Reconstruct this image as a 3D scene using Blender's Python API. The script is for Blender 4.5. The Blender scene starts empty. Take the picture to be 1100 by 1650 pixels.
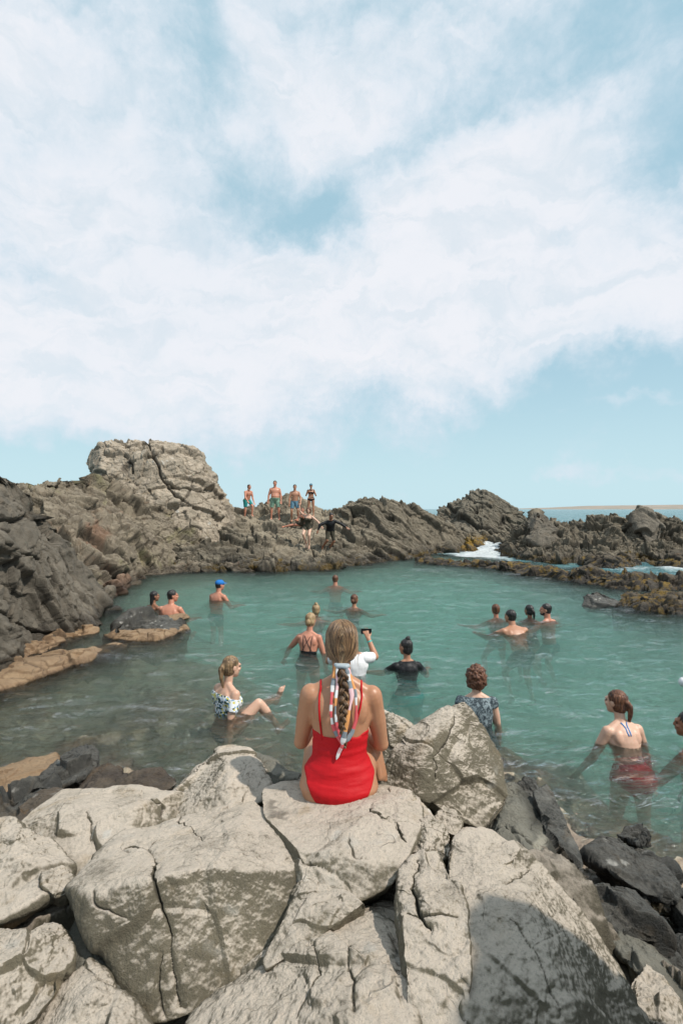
import bpy, bmesh, math, random
import numpy as np
from mathutils import Vector, Matrix

random.seed(7)
Q = 0.8            # mesh density
R = math.radians
SC = bpy.context.scene
COL = SC.collection

# ------------------------------------------------------------------ camera
F = 850.0          # focal length in photo pixels (the photo is 1100 x 1650)
CZ = 2.2           # eye height above the pool
cam_d = bpy.data.cameras.new('camera')
cam = bpy.data.objects.new('camera', cam_d)
COL.objects.link(cam)
cam.location = (0, 0, CZ)
cam.rotation_euler = (R(90), 0, 0)
cam_d.sensor_fit = 'VERTICAL'
cam_d.sensor_height = 36.0
cam_d.lens = 36.0 * F / 1650.0
cam_d.shift_y = -5 / 1650
cam_d.clip_end = 20000
cam_d.clip_start = 0.05
SC.camera = cam

# ------------------------------------------------------------------ view / light
SC.view_settings.view_transform = 'Standard'
SC.view_settings.look = 'None'
SC.view_settings.exposure = 0.25
SC.view_settings.gamma = 1
SC.cycles.use_denoising = True
SC.cycles.max_bounces = 8
SC.cycles.volume_bounces = 2
SC.cycles.transparent_max_bounces = 16
SC.cycles.caustics_reflective = False
SC.cycles.caustics_refractive = False

TO_SUN = Vector((0.56, -0.27, 0.82)).normalized()
sun_el = math.asin(TO_SUN.z)
sun_az = math.atan2(TO_SUN.x, TO_SUN.y)
sd = bpy.data.lights.new('sun', 'SUN')
sd.energy = 3.4
sd.angle = R(1.0)
sd.color = (1.0, 0.94, 0.85)
sun = bpy.data.objects.new('sun', sd)
COL.objects.link(sun)
sun.rotation_euler = TO_SUN.to_track_quat('Z', 'Y').to_euler()


# ------------------------------------------------------------------ node helper
class NT:
    def __init__(s, tree):
        s.t = tree; s.n = tree.nodes; s.l = tree.links
    def node(s, typ, **kw):
        n = s.n.new(typ)
        for k, v in kw.items(): setattr(n, k, v)
        return n
    def put(s, sock, v):
        if isinstance(v, bpy.types.NodeSocket): s.l.new(v, sock)
        elif v is not None:
            try: sock.default_value = v
            except Exception: sock.default_value = (v, v, v, 1.0) if isinstance(v, (int, float)) else ((*v, 1.0) if len(v) == 3 else tuple(v)[:3])
    def m(s, op, a, b=None, c=None, clamp=False):
        n = s.node('ShaderNodeMath', operation=op, use_clamp=clamp)
        for i, v in enumerate((a, b, c)):
            if v is not None: s.put(n.inputs[i], v)
        return n.outputs[0]
    def vm(s, op, a, b=None, sc=None):
        n = s.node('ShaderNodeVectorMath', operation=op)
        s.put(n.inputs[0], a)
        if b is not None: s.put(n.inputs[1], b)
        if sc is not None: s.put(n.inputs[3], sc)
        return n.outputs[1] if op in ('LENGTH', 'DOT_PRODUCT') else n.outputs[0]
    def mix(s, f, a, b, mode='MIX'):
        n = s.node('ShaderNodeMix', data_type='RGBA', blend_type=mode)
        s.put(n.inputs[0], f); s.put(n.inputs[6], a); s.put(n.inputs[7], b)
        return n.outputs[2]
    def noise(s, vec, scale, detail=5, rough=0.55, dist=0.0, typ=None):
        n = s.node('ShaderNodeTexNoise')
        if typ: n.noise_type = typ
        s.put(n.inputs['Vector'], vec); s.put(n.inputs['Scale'], scale)
        s.put(n.inputs['Detail'], detail); s.put(n.inputs['Roughness'], rough)
        s.put(n.inputs['Distortion'], dist)
        return n.outputs[0], n.outputs[1]
    def voro(s, vec, scale, feature='F1', rand=1.0):
        n = s.node('ShaderNodeTexVoronoi', feature=feature)
        s.put(n.inputs['Vector'], vec); s.put(n.inputs['Scale'], scale)
        s.put(n.inputs['Randomness'], rand)
        return n
    def ss(s, x, lo, hi, a=0.0, b=1.0):
        n = s.node('ShaderNodeMapRange', interpolation_type='SMOOTHSTEP')
        s.put(n.inputs[0], x); s.put(n.inputs[1], lo); s.put(n.inputs[2], hi)
        s.put(n.inputs[3], a); s.put(n.inputs[4], b)
        return n.outputs[0]
    def attr(s, name):
        return s.node('ShaderNodeAttribute', attribute_name=name)
    def bump(s, h, strength, dist, normal=None):
        n = s.node('ShaderNodeBump')
        s.put(n.inputs['Height'], h); s.put(n.inputs['Strength'], strength)
        s.put(n.inputs['Distance'], dist)
        if normal is not None: s.put(n.inputs['Normal'], normal)
        return n.outputs[0]


def new_mat(name):
    m = bpy.data.materials.new(name); m.use_nodes = True
    m.node_tree.nodes.clear()
    k = NT(m.node_tree)
    out = k.node('ShaderNodeOutputMaterial')
    return m, k, out

def principled(k, out, **kw):
    p = k.node('ShaderNodeBsdfPrincipled')
    for a, v in kw.items(): k.put(p.inputs[a.replace('_', ' ')], v)
    k.l.new(p.outputs[0], out.inputs[0])
    return p

# ------------------------------------------------------------------ world: sky with clouds
world = bpy.data.worlds.new('World'); SC.world = world
world.use_nodes = True
world.node_tree.nodes.clear()
k = NT(world.node_tree)
wo = k.node('ShaderNodeOutputWorld')
bg = k.node('ShaderNodeBackground')
sky = k.node('ShaderNodeTexSky', sky_type='NISHITA')
sky.sun_disc = False
sky.sun_elevation = sun_el
sky.sun_rotation = sun_az
sky.air_density = 1.0; sky.dust_density = 1.2; sky.ozone_density = 1.0
tc = k.node('ShaderNodeTexCoord').outputs['Generated']
sep = k.node('ShaderNodeSeparateXYZ'); k.l.new(tc, sep.inputs[0])
az = k.m('ARCTAN2', sep.outputs[0], sep.outputs[1])
el = k.m('ARCSINE', sep.outputs[2])
cmb = k.node('ShaderNodeCombineXYZ'); k.l.new(az, cmb.inputs[0]); k.l.new(el, cmb.inputs[1])
uv = cmb.outputs[0]

def sky_uv(px, py):
    dx = (px - 550) / F; dz = (820 - py) / F
    return math.atan(dx), math.atan(dz / math.hypot(1, dx))

_, wc = k.noise(tc, 3.0, 6, 0.6)
_, wc2 = k.noise(tc, 11.0, 5, 0.65)
warp = k.vm('ADD', k.vm('SCALE', k.vm('SUBTRACT', wc, (0.5, 0.5, 0.5)), sc=0.24),
            k.vm('SCALE', k.vm('SUBTRACT', wc2, (0.5, 0.5, 0.5)), sc=0.07))
uvw = k.vm('ADD', uv, warp)
# soft patches of cover (+) and of open blue (-): centre, radii (photo pixels), tilt in degrees, weight
PATCH = [
    (345, 160, 62, 190, -14, -0.62), (515, 352, 125, 72, 18, -1.05), (640, 268, 170, 50, -22, -0.50), (500, 10, 240, 40, 0, -0.25),
    (985, 95, 250, 150, -10, -1.00), (1070, 290, 120, 110, 0, -1.05), (1075, 612, 260, 60, 5, -1.15), (890, 395, 90, 28, -25, -0.45),
    (800, 690, 300, 55, 3, -1.0), (550, 785, 1100, 66, 0, -1.5), (100, 760, 420, 30, 0, -0.3),
    (640, 120, 250, 150, -25, 0.42), (850, 275, 190, 95, -30, 1.25), (700, 440, 520, 150, -14, 0.85), (1020, 480, 300, 95, -6, 0.75),
    (200, 420, 620, 420, 0, 0.50), (110, 330, 330, 200, 20, 0.30), (500, 590, 1200, 105, -4, 0.60),
    (1112, 300, 46, 40, 0, 1.2), (1060, 742, 330, 12, 0, 0.8), (640, 790, 90, 18, 12, 0.6), (30, 60, 120, 110, 0, 0.3), (1060, 662, 220, 9, 2, 0.5),
    (450, 115, 110, 50, 38, 0.55)]
tot = None
for (px, py, rx, ry, rot, wgt) in PATCH:
    u, v = sky_uv(px, py)
    mp = k.node('ShaderNodeMapping', vector_type='TEXTURE')
    k.put(mp.inputs[0], uvw)
    mp.inputs[1].default_value = (u, v, 0)
    mp.inputs[2].default_value = (0, 0, R(-rot))
    jac = 1.0 / (1 + ((px - 550) / F) ** 2)
    mp.inputs[3].default_value = (rx / F * max(jac, .6), ry / F * max(math.cos(v) ** 2, .45), 1)
    d = k.vm('LENGTH', mp.outputs[0])
    g = k.m('POWER', 2.718, k.m('MULTIPLY', k.m('MULTIPLY', d, d), -1.1))
    tot = k.m('MULTIPLY_ADD', g, wgt, tot if tot is not None else 0.0)
st = k.node('ShaderNodeMapping'); k.put(st.inputs[0], uvw)
st.inputs[2].default_value = (0, 0, R(-38)); st.inputs[3].default_value = (3.2, 8.5, 3)
n1, _ = k.noise(st.outputs[0], 1.0, 9, 0.62, 0.25)
n2, _ = k.noise(tc, 5.5, 9, 0.6, 0.2)
n3, _ = k.noise(tc, 24.0, 6, 0.65, 0.3)
fb = k.m('ADD', k.m('MULTIPLY', k.m('SUBTRACT', n1, 0.5), 1.9), k.m('MULTIPLY', k.m('SUBTRACT', n2, 0.5), 2.5))
fb = k.m('ADD', fb, k.m('MULTIPLY', k.m('SUBTRACT', n3, 0.5), 1.0))
cover = k.m('ADD', k.m('ADD', tot, 0.52), fb)
cov = k.ss(cover, -0.30, 1.05)
dens = k.ss(cover, 0.35, 1.7)
# clear sky, whitened by thin high cloud and sea haze
skycol = k.mix(1.0, sky.outputs[0], (0.105, 0.105, 0.105, 1), 'MULTIPLY')
veil = (0.43, 0.665, 0.775, 1)
blue = k.mix(0.80, skycol, veil)
hz = k.ss(el, 0.0, 0.30, 1.0, 0.0)
blue = k.mix(k.m('MULTIPLY', hz, 0.75), blue, (0.60, 0.81, 0.87, 1))
white = k.mix(dens, (0.66, 0.76, 0.85, 1), (0.86, 0.87, 0.915, 1))
shade, _ = k.noise(tc, 2.2, 5, 0.55)
white = k.mix(k.ss(shade, 0.3, 0.7, 0.0, 0.5), white, (0.75, 0.81, 0.88, 1))
thin, _ = k.noise(st.outputs[0], 2.3, 6, 0.6, 0.6)
skyc = k.mix(k.m('MULTIPLY', cov, k.ss(thin, 0.30, 0.60, 0.74, 1.0)), blue, white)
k.l.new(skyc, bg.inputs[0])
bg.inputs[1].default_value = 0.87
k.l.new(bg.outputs[0], wo.inputs[0])

# ------------------------------------------------------------------ small tools
def P(px, py, Y):
    """the point at distance Y in front of the eye that the photo shows at pixel px, py"""
    return np.array(((px - 550) / F * Y, Y, CZ - (py - 820) / F * Y))

def W(px, py, z=0.0):
    Y = F * (CZ - z) / (py - 820)
    return P(px, py, Y)

def tag(o, label=None, cat=None, group=None, kind=None):
    if label: o['label'] = label
    if cat: o['category'] = cat
    if group: o['group'] = group
    if kind: o['kind'] = kind
    return o

def empty(name, loc=(0, 0, 0)):
    o = bpy.data.objects.new(name, None); COL.objects.link(o); o.location = loc
    o.empty_display_size = 0.1
    return o

def mesh_obj(name, V, Fc, mat, parent=None, smooth=True, attrs=None):
    me = bpy.data.meshes.new(name)
    V = np.asarray(V, dtype=np.float32)
    if isinstance(Fc, np.ndarray):
        n = Fc.shape[1]
        me.vertices.add(len(V)); me.vertices.foreach_set('co', V.ravel())
        me.loops.add(Fc.size); me.loops.foreach_set('vertex_index', Fc.ravel().astype(np.int32))
        me.polygons.add(len(Fc))
        me.polygons.foreach_set('loop_start', (np.arange(len(Fc)) * n).astype(np.int32))
        me.update(calc_edges=True)
    else:
        me.from_pydata(V.tolist(), [], Fc)
    me.validate()
    if smooth and len(me.polygons):
        me.polygons.foreach_set('use_smooth', np.ones(len(me.polygons), dtype=bool))
    if attrs:
        for nme, a in attrs.items():
            a = np.asarray(a, dtype=np.float32)
            if a.ndim == 1:
                at = me.attributes.new(nme, 'FLOAT', 'POINT'); at.data.foreach_set('value', a)
            else:
                at = me.attributes.new(nme, 'FLOAT_COLOR', 'POINT')
                at.data.foreach_set('color', np.concatenate([a, np.ones((len(a), 1))], 1).astype(np.float32).ravel())
    if mat: me.materials.append(mat)
    o = bpy.data.objects.new(name, me); COL.objects.link(o)
    if parent: o.parent = parent
    return o

def grid_faces(nu, nv, flip=False):
    i = np.arange(nu - 1)[:, None] * nv + np.arange(nv - 1)[None, :]
    f = np.stack([i, i + nv, i + nv + 1, i + 1], -1).reshape(-1, 4)
    return f[:, ::-1] if flip else f

# ------------------------------------------------------------------ vectorised noise
from concurrent.futures import ThreadPoolExecutor
POOL = ThreadPoolExecutor(4)
def chunked(fn, p, *a):
    p = np.ascontiguousarray(p, dtype=np.float32)
    n = max(1, len(p) // 24000)
    r = list(POOL.map(lambda q: fn(q, *a), np.array_split(p, n)))
    if isinstance(r[0], tuple): return tuple(np.concatenate([x[i] for x in r]) for i in range(len(r[0])))
    return np.concatenate(r)

KX, KY, KZ = np.uint32(374761393), np.uint32(668265263), np.uint32(2147483629)
def _fin(h):
    h = (h ^ (h >> np.uint32(13))) * np.uint32(1274126177)
    h = (h ^ (h >> np.uint32(15))) * np.uint32(2246822519)
    return h ^ (h >> np.uint32(16))
def _rnd(h, n):
    h = (h + np.uint32((n * 2654435769) & 0xffffffff)) * np.uint32(1597334677)
    h = (h ^ (h >> np.uint32(15))) * np.uint32(2246822519)
    return ((h ^ (h >> np.uint32(13))) >> np.uint32(8)).astype(np.float32) * np.float32(1 / 16777215.0)

def _vn(p, seed):
    b = np.floor(p); f = p - b; b = b.astype(np.int32).astype(np.uint32)
    f = f * f * f * (f * (f * 6 - 15) + 10)
    sd_ = np.uint32((seed * 974634777) & 0xffffffff)
    hx = (b[:, 0] * KX, b[:, 0] * KX + KX); hy = (b[:, 1] * KY + sd_, b[:, 1] * KY + KY + sd_); hz = (b[:, 2] * KZ, b[:, 2] * KZ + KZ)
    g = lambda i, j, k: (_fin(hx[i] + hy[j] + hz[k]) >> np.uint32(8)).astype(np.float32)
    fx, fy, fz = f[:, 0], f[:, 1], f[:, 2]
    def line(j, k): a = g(0, j, k); return a + (g(1, j, k) - a) * fx
    def plane(k): a = line(0, k); return a + (line(1, k) - a) * fy
    a = plane(0); a = a + (plane(1) - a) * fz
    return a * np.float32(2 / 16777215.0) - 1
def vnoise(p, seed=0):
    return chunked(_vn, p, seed).astype(np.float64)

def fbm(p, octv=4, seed=0, gain=0.5, lac=2.03):
    a = 1.0; s = 0; t = 0
    q = np.asarray(p, dtype=np.float64)
    for o in range(octv):
        s = s + a * vnoise(q + 17.3 * o, seed + o); t += a; a *= gain; q = q * lac
    return s / t * 1.6

def _cells(p, seed, tilt, crack, cw, soft):
    b = np.floor(p - 0.5).astype(np.int32)
    sd_ = np.uint32((seed * 974634777) & 0xffffffff)
    n = len(p)
    d1 = np.full(n, 9.0, np.float32); d2 = d1.copy()
    h1 = np.zeros(n, np.uint32); h2 = h1.copy(); v1 = np.zeros_like(p); v2 = np.zeros_like(p)
    for dx in (0, 1):
        for dy in (0, 1):
            for dz in (0, 1):
                c = b + np.array((dx, dy, dz), dtype=np.int32); cu = c.astype(np.uint32)
                h = _fin(cu[:, 0] * KX + cu[:, 1] * KY + cu[:, 2] * KZ + sd_)
                fp = c.astype(np.float32) + np.float32(0.5) + (np.stack([_rnd(h, 1), _rnd(h, 2), _rnd(h, 3)], 1) - np.float32(0.5)) * np.float32(0.8)
                v = p - fp; d = np.sqrt((v * v).sum(1))
                n1 = d < d1; n2 = (~n1) & (d < d2)
                d2 = np.where(n1, d1, np.where(n2, d, d2)); h2 = np.where(n1, h1, np.where(n2, h, h2)); v2 = np.where(n1[:, None], v1, np.where(n2[:, None], v, v2))
                d1 = np.where(n1, d, d1); h1 = np.where(n1, h, h1); v1 = np.where(n1[:, None], v, v1)
    def rel(h, v):
        g = np.stack([_rnd(h, 5), _rnd(h, 6), _rnd(h, 7)], 1) - np.float32(0.5)
        return (_rnd(h, 4) - 0.5) * 1.1 + tilt * 2 * (g * v).sum(1)
    e = d2 - d1
    w = 0.5 + 0.5 * np.clip(e / soft, 0, 1) ** 0.8
    d = rel(h1, v1) * w + rel(h2, v2) * (1 - w)
    keep = _rnd(h1 ^ h2, 8)
    gr = np.clip(1 - e / cw, 0, 1) * (keep > 0.35) * keep
    return d - crack * gr, gr

def blocky(p, size, seed, amp, tilt=0.6, crack=0.35, cw=0.10, A=None, soft=0.035):
    """fractured-rock relief: every cell is a tilted, offset facet; steep steps and grooves between"""
    q = p @ (np.eye(3) if A is None else A).T / size
    q = q + 0.08 * np.stack([vnoise(q * 2.1, seed + 50), vnoise(q * 2.1 + 9, seed + 51), vnoise(q * 2.1 + 19, seed + 52)], 1)
    d, gr = chunked(_cells, q, seed, tilt, crack, cw, soft)
    return amp * d, gr

def ss(x, a, b):
    t = np.clip((x - a) / (b - a), 0, 1); return t * t * (3 - 2 * t)

def dip(ax, ang, st):
    """matrix that shortens the noise along a dipping direction so that cells come out as long slabs"""
    Rm = np.array(Matrix.Rotation(R(ang), 3, ax)); return np.diag(st) @ Rm

def grid_normals(Pg):
    du = np.gradient(Pg, axis=0); dv = np.gradient(Pg, axis=1)
    n = np.cross(du, dv); l = np.linalg.norm(n, axis=2, keepdims=True) + 1e-9
    return n / l
# ------------------------------------------------------------------ rock materials
def rock_material(name, dark, mid, pale, top_pale=0.6, stain=(0.33, 0.22, 0.12), stain_amt=0.25, wet_z=0.1, wet_w=0.25,
                  algae=None, scale=1.0, bump=1.0, rough=0.85, lich=0.0, topcol=None, algae_z=0.5, algae_t=0.50, wetness=1.0, red=0.0, frac=0.5):
    m, k, out = new_mat(name)
    geo = k.node('ShaderNodeNewGeometry')
    pos = geo.outputs['Position']
    oi = k.node('ShaderNodeObjectInfo').outputs['Random']
    vec = k.vm('ADD', pos, k.vm('SCALE', (1.0, 1.0, 1.0), sc=k.m('MULTIPLY', oi, 20.0)))
    sp = k.node('ShaderNodeSeparateXYZ'); k.l.new(pos, sp.inputs[0])
    sn = k.node('ShaderNodeSeparateXYZ'); k.l.new(geo.outputs['Normal'], sn.inputs[0])
    nb, _ = k.noise(vec, 1.3 * scale, 6, 0.6, 0.4)
    nm, _ = k.noise(vec, 6.0 * scale, 8, 0.65, 0.3)
    nf, _ = k.noise(vec, 38.0 * scale, 6, 0.7)
    nff, _ = k.noise(vec, 170.0 * scale, 4, 0.75)
    col = k.mix(k.ss(nb, 0.35, 0.68), dark, mid)
    col = k.mix(k.ss(nm, 0.42, 0.75, 0, 0.6), col, pale)
    # bleached crust with top light painted in, on upward faces, broken by noise
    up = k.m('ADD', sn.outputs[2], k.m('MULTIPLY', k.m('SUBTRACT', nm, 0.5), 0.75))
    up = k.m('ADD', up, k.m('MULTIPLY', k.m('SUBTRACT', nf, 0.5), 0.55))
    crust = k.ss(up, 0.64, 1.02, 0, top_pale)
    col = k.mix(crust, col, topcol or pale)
    st_, _ = k.noise(vec, 2.7 * scale, 5, 0.6, 0.8)
    col = k.mix(k.ss(st_, 0.56, 0.74, 0, stain_amt), col, stain)
    if red:
        rd, _ = k.noise(vec, 0.55 * scale, 5, 0.65, 1.2)
        col = k.mix(k.ss(rd, 0.55, 0.68, 0, red), col, (0.20, 0.085, 0.045, 1))
        col = k.mix(k.ss(rd, 0.30, 0.42, red, 0), col, (0.25, 0.24, 0.10, 1))
    # speckle
    col = k.mix(k.ss(nf, 0.54, 0.70, 0, 0.42), col, [c * 0.42 for c in mid[:3]] + [1])
    col = k.mix(k.ss(nff, 0.56, 0.72, 0, 0.45), col, [min(1, c * 1.35) for c in pale[:3]] + [1])
    col = k.mix(k.ss(nff, 0.44, 0.30, 0, 0.45), col, [c * 0.35 for c in dark[:3]] + [1])
    if lich:
        vo = k.voro(k.vm('ADD', vec, k.vm('SCALE', k.noise(vec, 9 * scale, 4)[1], sc=0.12)), 7.0 * scale)
        col = k.mix(k.m('MULTIPLY', k.ss(vo.outputs[0], 0.30, 0.16), k.ss(nb, 0.5, 0.62, 0, lich)), col, (0.62, 0.60, 0.55, 1))
    # thin dark hairline cracks
    w = k.vm('ADD', vec, k.vm('SCALE', k.noise(vec, 2.0 * scale, 4, 0.55)[1], sc=0.55 / scale))
    ve = k.voro(w, 1.5 * scale, 'DISTANCE_TO_EDGE')
    hair = k.m('MULTIPLY', k.ss(ve.outputs[0], 0.006, 0.001), k.ss(nb, 0.50, 0.60))
    col = k.mix(k.m('MULTIPLY', hair, 0.45), col, [c * 0.3 for c in dark[:3]] + [1])
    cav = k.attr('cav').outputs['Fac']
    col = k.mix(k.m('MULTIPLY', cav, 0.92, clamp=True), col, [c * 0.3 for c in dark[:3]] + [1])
    tint = k.attr('tone').outputs['Fac']          # patches of lighter or darker stone
    col = k.mix(k.m('MULTIPLY', tint, 1.0, clamp=True), col, [c * 0.33 for c in dark[:3]] + [1])
    col = k.mix(k.m('MULTIPLY', tint, -1.0, clamp=True), col, [min(1, c * 1.25) for c in pale[:3]] + [1])
    zz = k.m('ADD', sp.outputs[2], k.m('MULTIPLY', k.m('SUBTRACT', nm, 0.5), wet_w * 2.2))
    ro = k.m('ADD', rough, k.m('MULTIPLY', k.m('SUBTRACT', nf, 0.5), 0.3))
    wet = k.ss(zz, wet_z + wet_w, wet_z, 0, wetness)
    if algae:
        an, _ = k.noise(vec, 3.2 * scale, 7, 0.7, 0.5)
        am = k.m('MULTIPLY', k.ss(k.m('ADD', an, k.m('MULTIPLY', sn.outputs[2], 0.10)), algae_t, algae_t + 0.09),
                 k.ss(k.m('ADD', sp.outputs[2], k.m('MULTIPLY', k.m('SUBTRACT', st_, .5), 1.0)), algae_z, algae_z * 0.35))
        ag = k.mix(k.ss(nf, 0.4, 0.6), algae, [c * 0.4 for c in algae[:3]] + [1])
        col = k.mix(am, col, ag)
    wcol = k.mix(1.0, col, (0.42, 0.40, 0.38, 1), 'MULTIPLY')
    col = k.mix(wet, col, wcol)
    ro = k.mix(wet, ro, 0.28)
    b1 = k.m('ADD', k.m('MULTIPLY', nm, 0.28), k.m('MULTIPLY', nf, 0.40))
    b1 = k.m('ADD', b1, k.m('MULTIPLY', nff, 0.20))
    b1 = k.m('SUBTRACT', b1, k.m('MULTIPLY', hair, 0.22))
    mus, _ = k.noise(w, 5.0 * scale, 9, 0.72, 0.2, typ=None)
    b1 = k.m('ADD', b1, k.m('MULTIPLY', mus, 0.16))
    for sc_, am_ in ((2.3 * scale, 0.50 * frac), (7.5 * scale, 0.30 * frac))[:2 if frac > .3 else 1]:
        wv = k.vm('ADD', vec, k.vm('SCALE', k.noise(vec, sc_ * 1.3, 3, 0.5)[1], sc=0.22 / sc_))
        wv = k.vm('MULTIPLY', wv, (1.0, 1.0, 0.7))
        vf = k.voro(wv, sc_)
        loc_ = k.vm('SCALE', k.vm('SUBTRACT', wv, vf.outputs['Position']), sc=sc_)
        tl = k.vm('DOT_PRODUCT', k.vm('SUBTRACT', vf.outputs['Color'], (0.5, 0.5, 0.5)), loc_)
        ed = k.voro(wv, sc_, 'DISTANCE_TO_EDGE')
        gv = k.ss(ed.outputs[0], 0.05, 0.0)
        b1 = k.m('ADD', b1, k.m('MULTIPLY', k.m('SUBTRACT', tl, k.m('MULTIPLY', gv, 0.22)), am_ * 1.6))
    nrm = k.bump(b1, 0.85, 0.055 * bump / scale)
    p = principled(k, out, Base_Color=col, Roughness=ro, Normal=nrm)
    p.inputs['Specular IOR Level'].default_value = 0.35
    return m

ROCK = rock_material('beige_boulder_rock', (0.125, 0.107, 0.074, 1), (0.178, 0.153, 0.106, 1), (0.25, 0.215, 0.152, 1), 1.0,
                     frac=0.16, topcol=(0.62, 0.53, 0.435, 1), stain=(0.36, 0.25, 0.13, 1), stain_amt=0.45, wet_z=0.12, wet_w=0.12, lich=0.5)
ROCK_WET = rock_material('wet_black_rock', (0.050, 0.050, 0.046, 1), (0.098, 0.094, 0.083, 1), (0.20, 0.19, 0.165, 1), 0.4,
                         stain=(0.17, 0.11, 0.05, 1), stain_amt=0.45, wet_z=0.35, wet_w=0.3, rough=0.6, lich=1.0, scale=1.3, wetness=0.55)
ROCK_GREY = rock_material('grey_green_rock', (0.12, 0.115, 0.095, 1), (0.19, 0.18, 0.145, 1), (0.27, 0.25, 0.2, 1), 0.3,
                          stain=(0.2, 0.15, 0.09, 1), stain_amt=0.35, wet_z=0.05, wet_w=0.25, lich=0.3, rough=0.7)
ROCK_TAN = rock_material('tan_ledge_rock', (0.17, 0.105, 0.06, 1), (0.29, 0.185, 0.10, 1), (0.36, 0.25, 0.15, 1), 0.5,
                         stain=(0.17, 0.1, 0.06, 1), stain_amt=0.5, wet_z=-0.02, wet_w=0.05, rough=0.6, scale=1.2)
CLIFF = rock_material('dark_cliff_rock', (0.111, 0.096, 0.075, 1), (0.170, 0.146, 0.114, 1), (0.245, 0.209, 0.162, 1), 0.4,
                      stain=(0.17, 0.12, 0.075, 1), stain_amt=0.3, wet_z=0.1, wet_w=0.3, scale=0.6, bump=1.1, frac=1.0)
SLOPE = rock_material('olive_slope_rock', (0.153, 0.125, 0.092, 1), (0.239, 0.200, 0.144, 1), (0.345, 0.288, 0.213, 1), 0.4,
                      stain=(0.22, 0.14, 0.085, 1), stain_amt=0.5, wet_z=0.05, wet_w=0.35, scale=0.5, bump=1.15, red=0.55, frac=1.1)
STACK = rock_material('pale_stack_rock', (0.261, 0.217, 0.163, 1), (0.416, 0.348, 0.267, 1), (0.584, 0.486, 0.380, 1), 0.5,
                      stain=(0.33, 0.24, 0.13, 1), stain_amt=0.4, wet_z=-1, wet_w=0.1, scale=0.5, bump=1.2, lich=0.6, frac=0.9)
RIDGE = rock_material('ridge_rock', (0.111, 0.094, 0.069, 1), (0.178, 0.150, 0.109, 1), (0.278, 0.235, 0.173, 1), 0.6,
                      stain=(0.19, 0.14, 0.09, 1), stain_amt=0.3, wet_z=0.12, wet_w=0.35, scale=0.5, bump=1.2, frac=1.0,
                      algae=(0.27, 0.175, 0.035, 1), algae_z=0.28)
PEAK = rock_material('peak_rock', (0.116, 0.103, 0.079, 1), (0.177, 0.155, 0.117, 1), (0.268, 0.230, 0.175, 1), 0.5,
                     stain=(0.2, 0.13, 0.07, 1), stain_amt=0.3, wet_z=0.1, wet_w=0.3, scale=0.45, bump=1.2, frac=1.0,
                     algae=(0.36, 0.215, 0.03, 1), algae_z=0.95)
REEF = rock_material('weed_covered_reef_rock', (0.050, 0.042, 0.034, 1), (0.085, 0.070, 0.052, 1), (0.15, 0.12, 0.085, 1), 0.5,
                     stain=(0.15, 0.085, 0.045, 1), stain_amt=0.5, wet_z=0.1, wet_w=0.2, scale=1.0, bump=1.5,
                     algae=(0.30, 0.185, 0.03, 1), algae_z=0.50, algae_t=0.56, wetness=0.7)
WEEDY = rock_material('brown_weedy_shore_rock', (0.05, 0.036, 0.028, 1), (0.085, 0.065, 0.045, 1), (0.15, 0.115, 0.08, 1), 0.3,
                     stain=(0.20, 0.10, 0.03, 1), stain_amt=0.8, wet_z=0.2, wet_w=0.2, scale=1.2, rough=0.6, wetness=0.5, lich=0.3)

# ------------------------------------------------------------------ boulders: rounded convex bodies
_CUBE = {}
def cube_sphere(N):
    if N in _CUBE: return _CUBE[N]
    a = np.tan(np.linspace(-1, 1, N) * math.pi / 4)
    U, V = np.meshgrid(a, a, indexing='ij'); one = np.ones_like(U)
    sides = [(one, U, V), (-one, V, U), (V, one, U), (U, -one, V), (U, V, one), (V, U, -one)]
    dirs, faces = [], []
    for s in sides:
        d = np.stack(s, -1).reshape(-1, 3); d /= np.linalg.norm(d, axis=1, keepdims=True)
        faces.append(grid_faces(N, N) + len(dirs) * N * N); dirs.append(d)
    D = np.concatenate(dirs); Fc = np.concatenate(faces)
    key = np.round(D, 6); _, idx, inv = np.unique(key, axis=0, return_index=True, return_inverse=True)
    D = D[idx]; Fc = inv.reshape(-1)[Fc]
    _CUBE[N] = (D, Fc); return _CUBE[N]

def hull_planes(pts):
    bm = bmesh.new()
    for p in pts: bm.verts.new(p)
    bmesh.ops.convex_hull(bm, input=bm.verts)
    loose = [v for v in bm.verts if not v.link_faces]
    bmesh.ops.delete(bm, geom=loose, context='VERTS')
    bm.normal_update()
    c = np.mean([v.co for v in bm.verts], axis=0)
    pl, ar = [], []
    for f in bm.faces:
        n = np.array(f.normal); d = float(n @ (np.array(f.verts[0].co) - c))
        if f.calc_area() < 1e-6: continue
        if d < 0: n, d = -n, -d
        for q in pl:
            if q[0] @ n > 0.985:
                q[1] = max(q[1], d); break
        else: pl.append([n, d])
    bm.free()
    return c, np.array([q[0] for q in pl]), np.array([max(q[1], 0.02) for q in pl])

def to_px(V):
    y = np.maximum(V[:, 1], 0.05)
    return 550 + V[:, 0] / y * F, 820 + (CZ - V[:, 2]) / y * F

def seg_dist(x, y, pts, param=False):
    d = np.full(len(x), 1e9); u = np.zeros(len(x)); ns = len(pts) - 1
    for ii, ((ax, ay), (bx, by)) in enumerate(zip(pts[:-1], pts[1:])):
        vx, vy = bx - ax, by - ay
        t = np.clip(((x - ax) * vx + (y - ay) * vy) / (vx * vx + vy * vy + 1e-9), 0, 1)
        dd = np.hypot(x - ax - t * vx, y - ay - t * vy)
        u = np.where(dd < d, (ii + t) / ns, u); d = np.minimum(d, dd)
    return (d, u) if param else d

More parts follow.
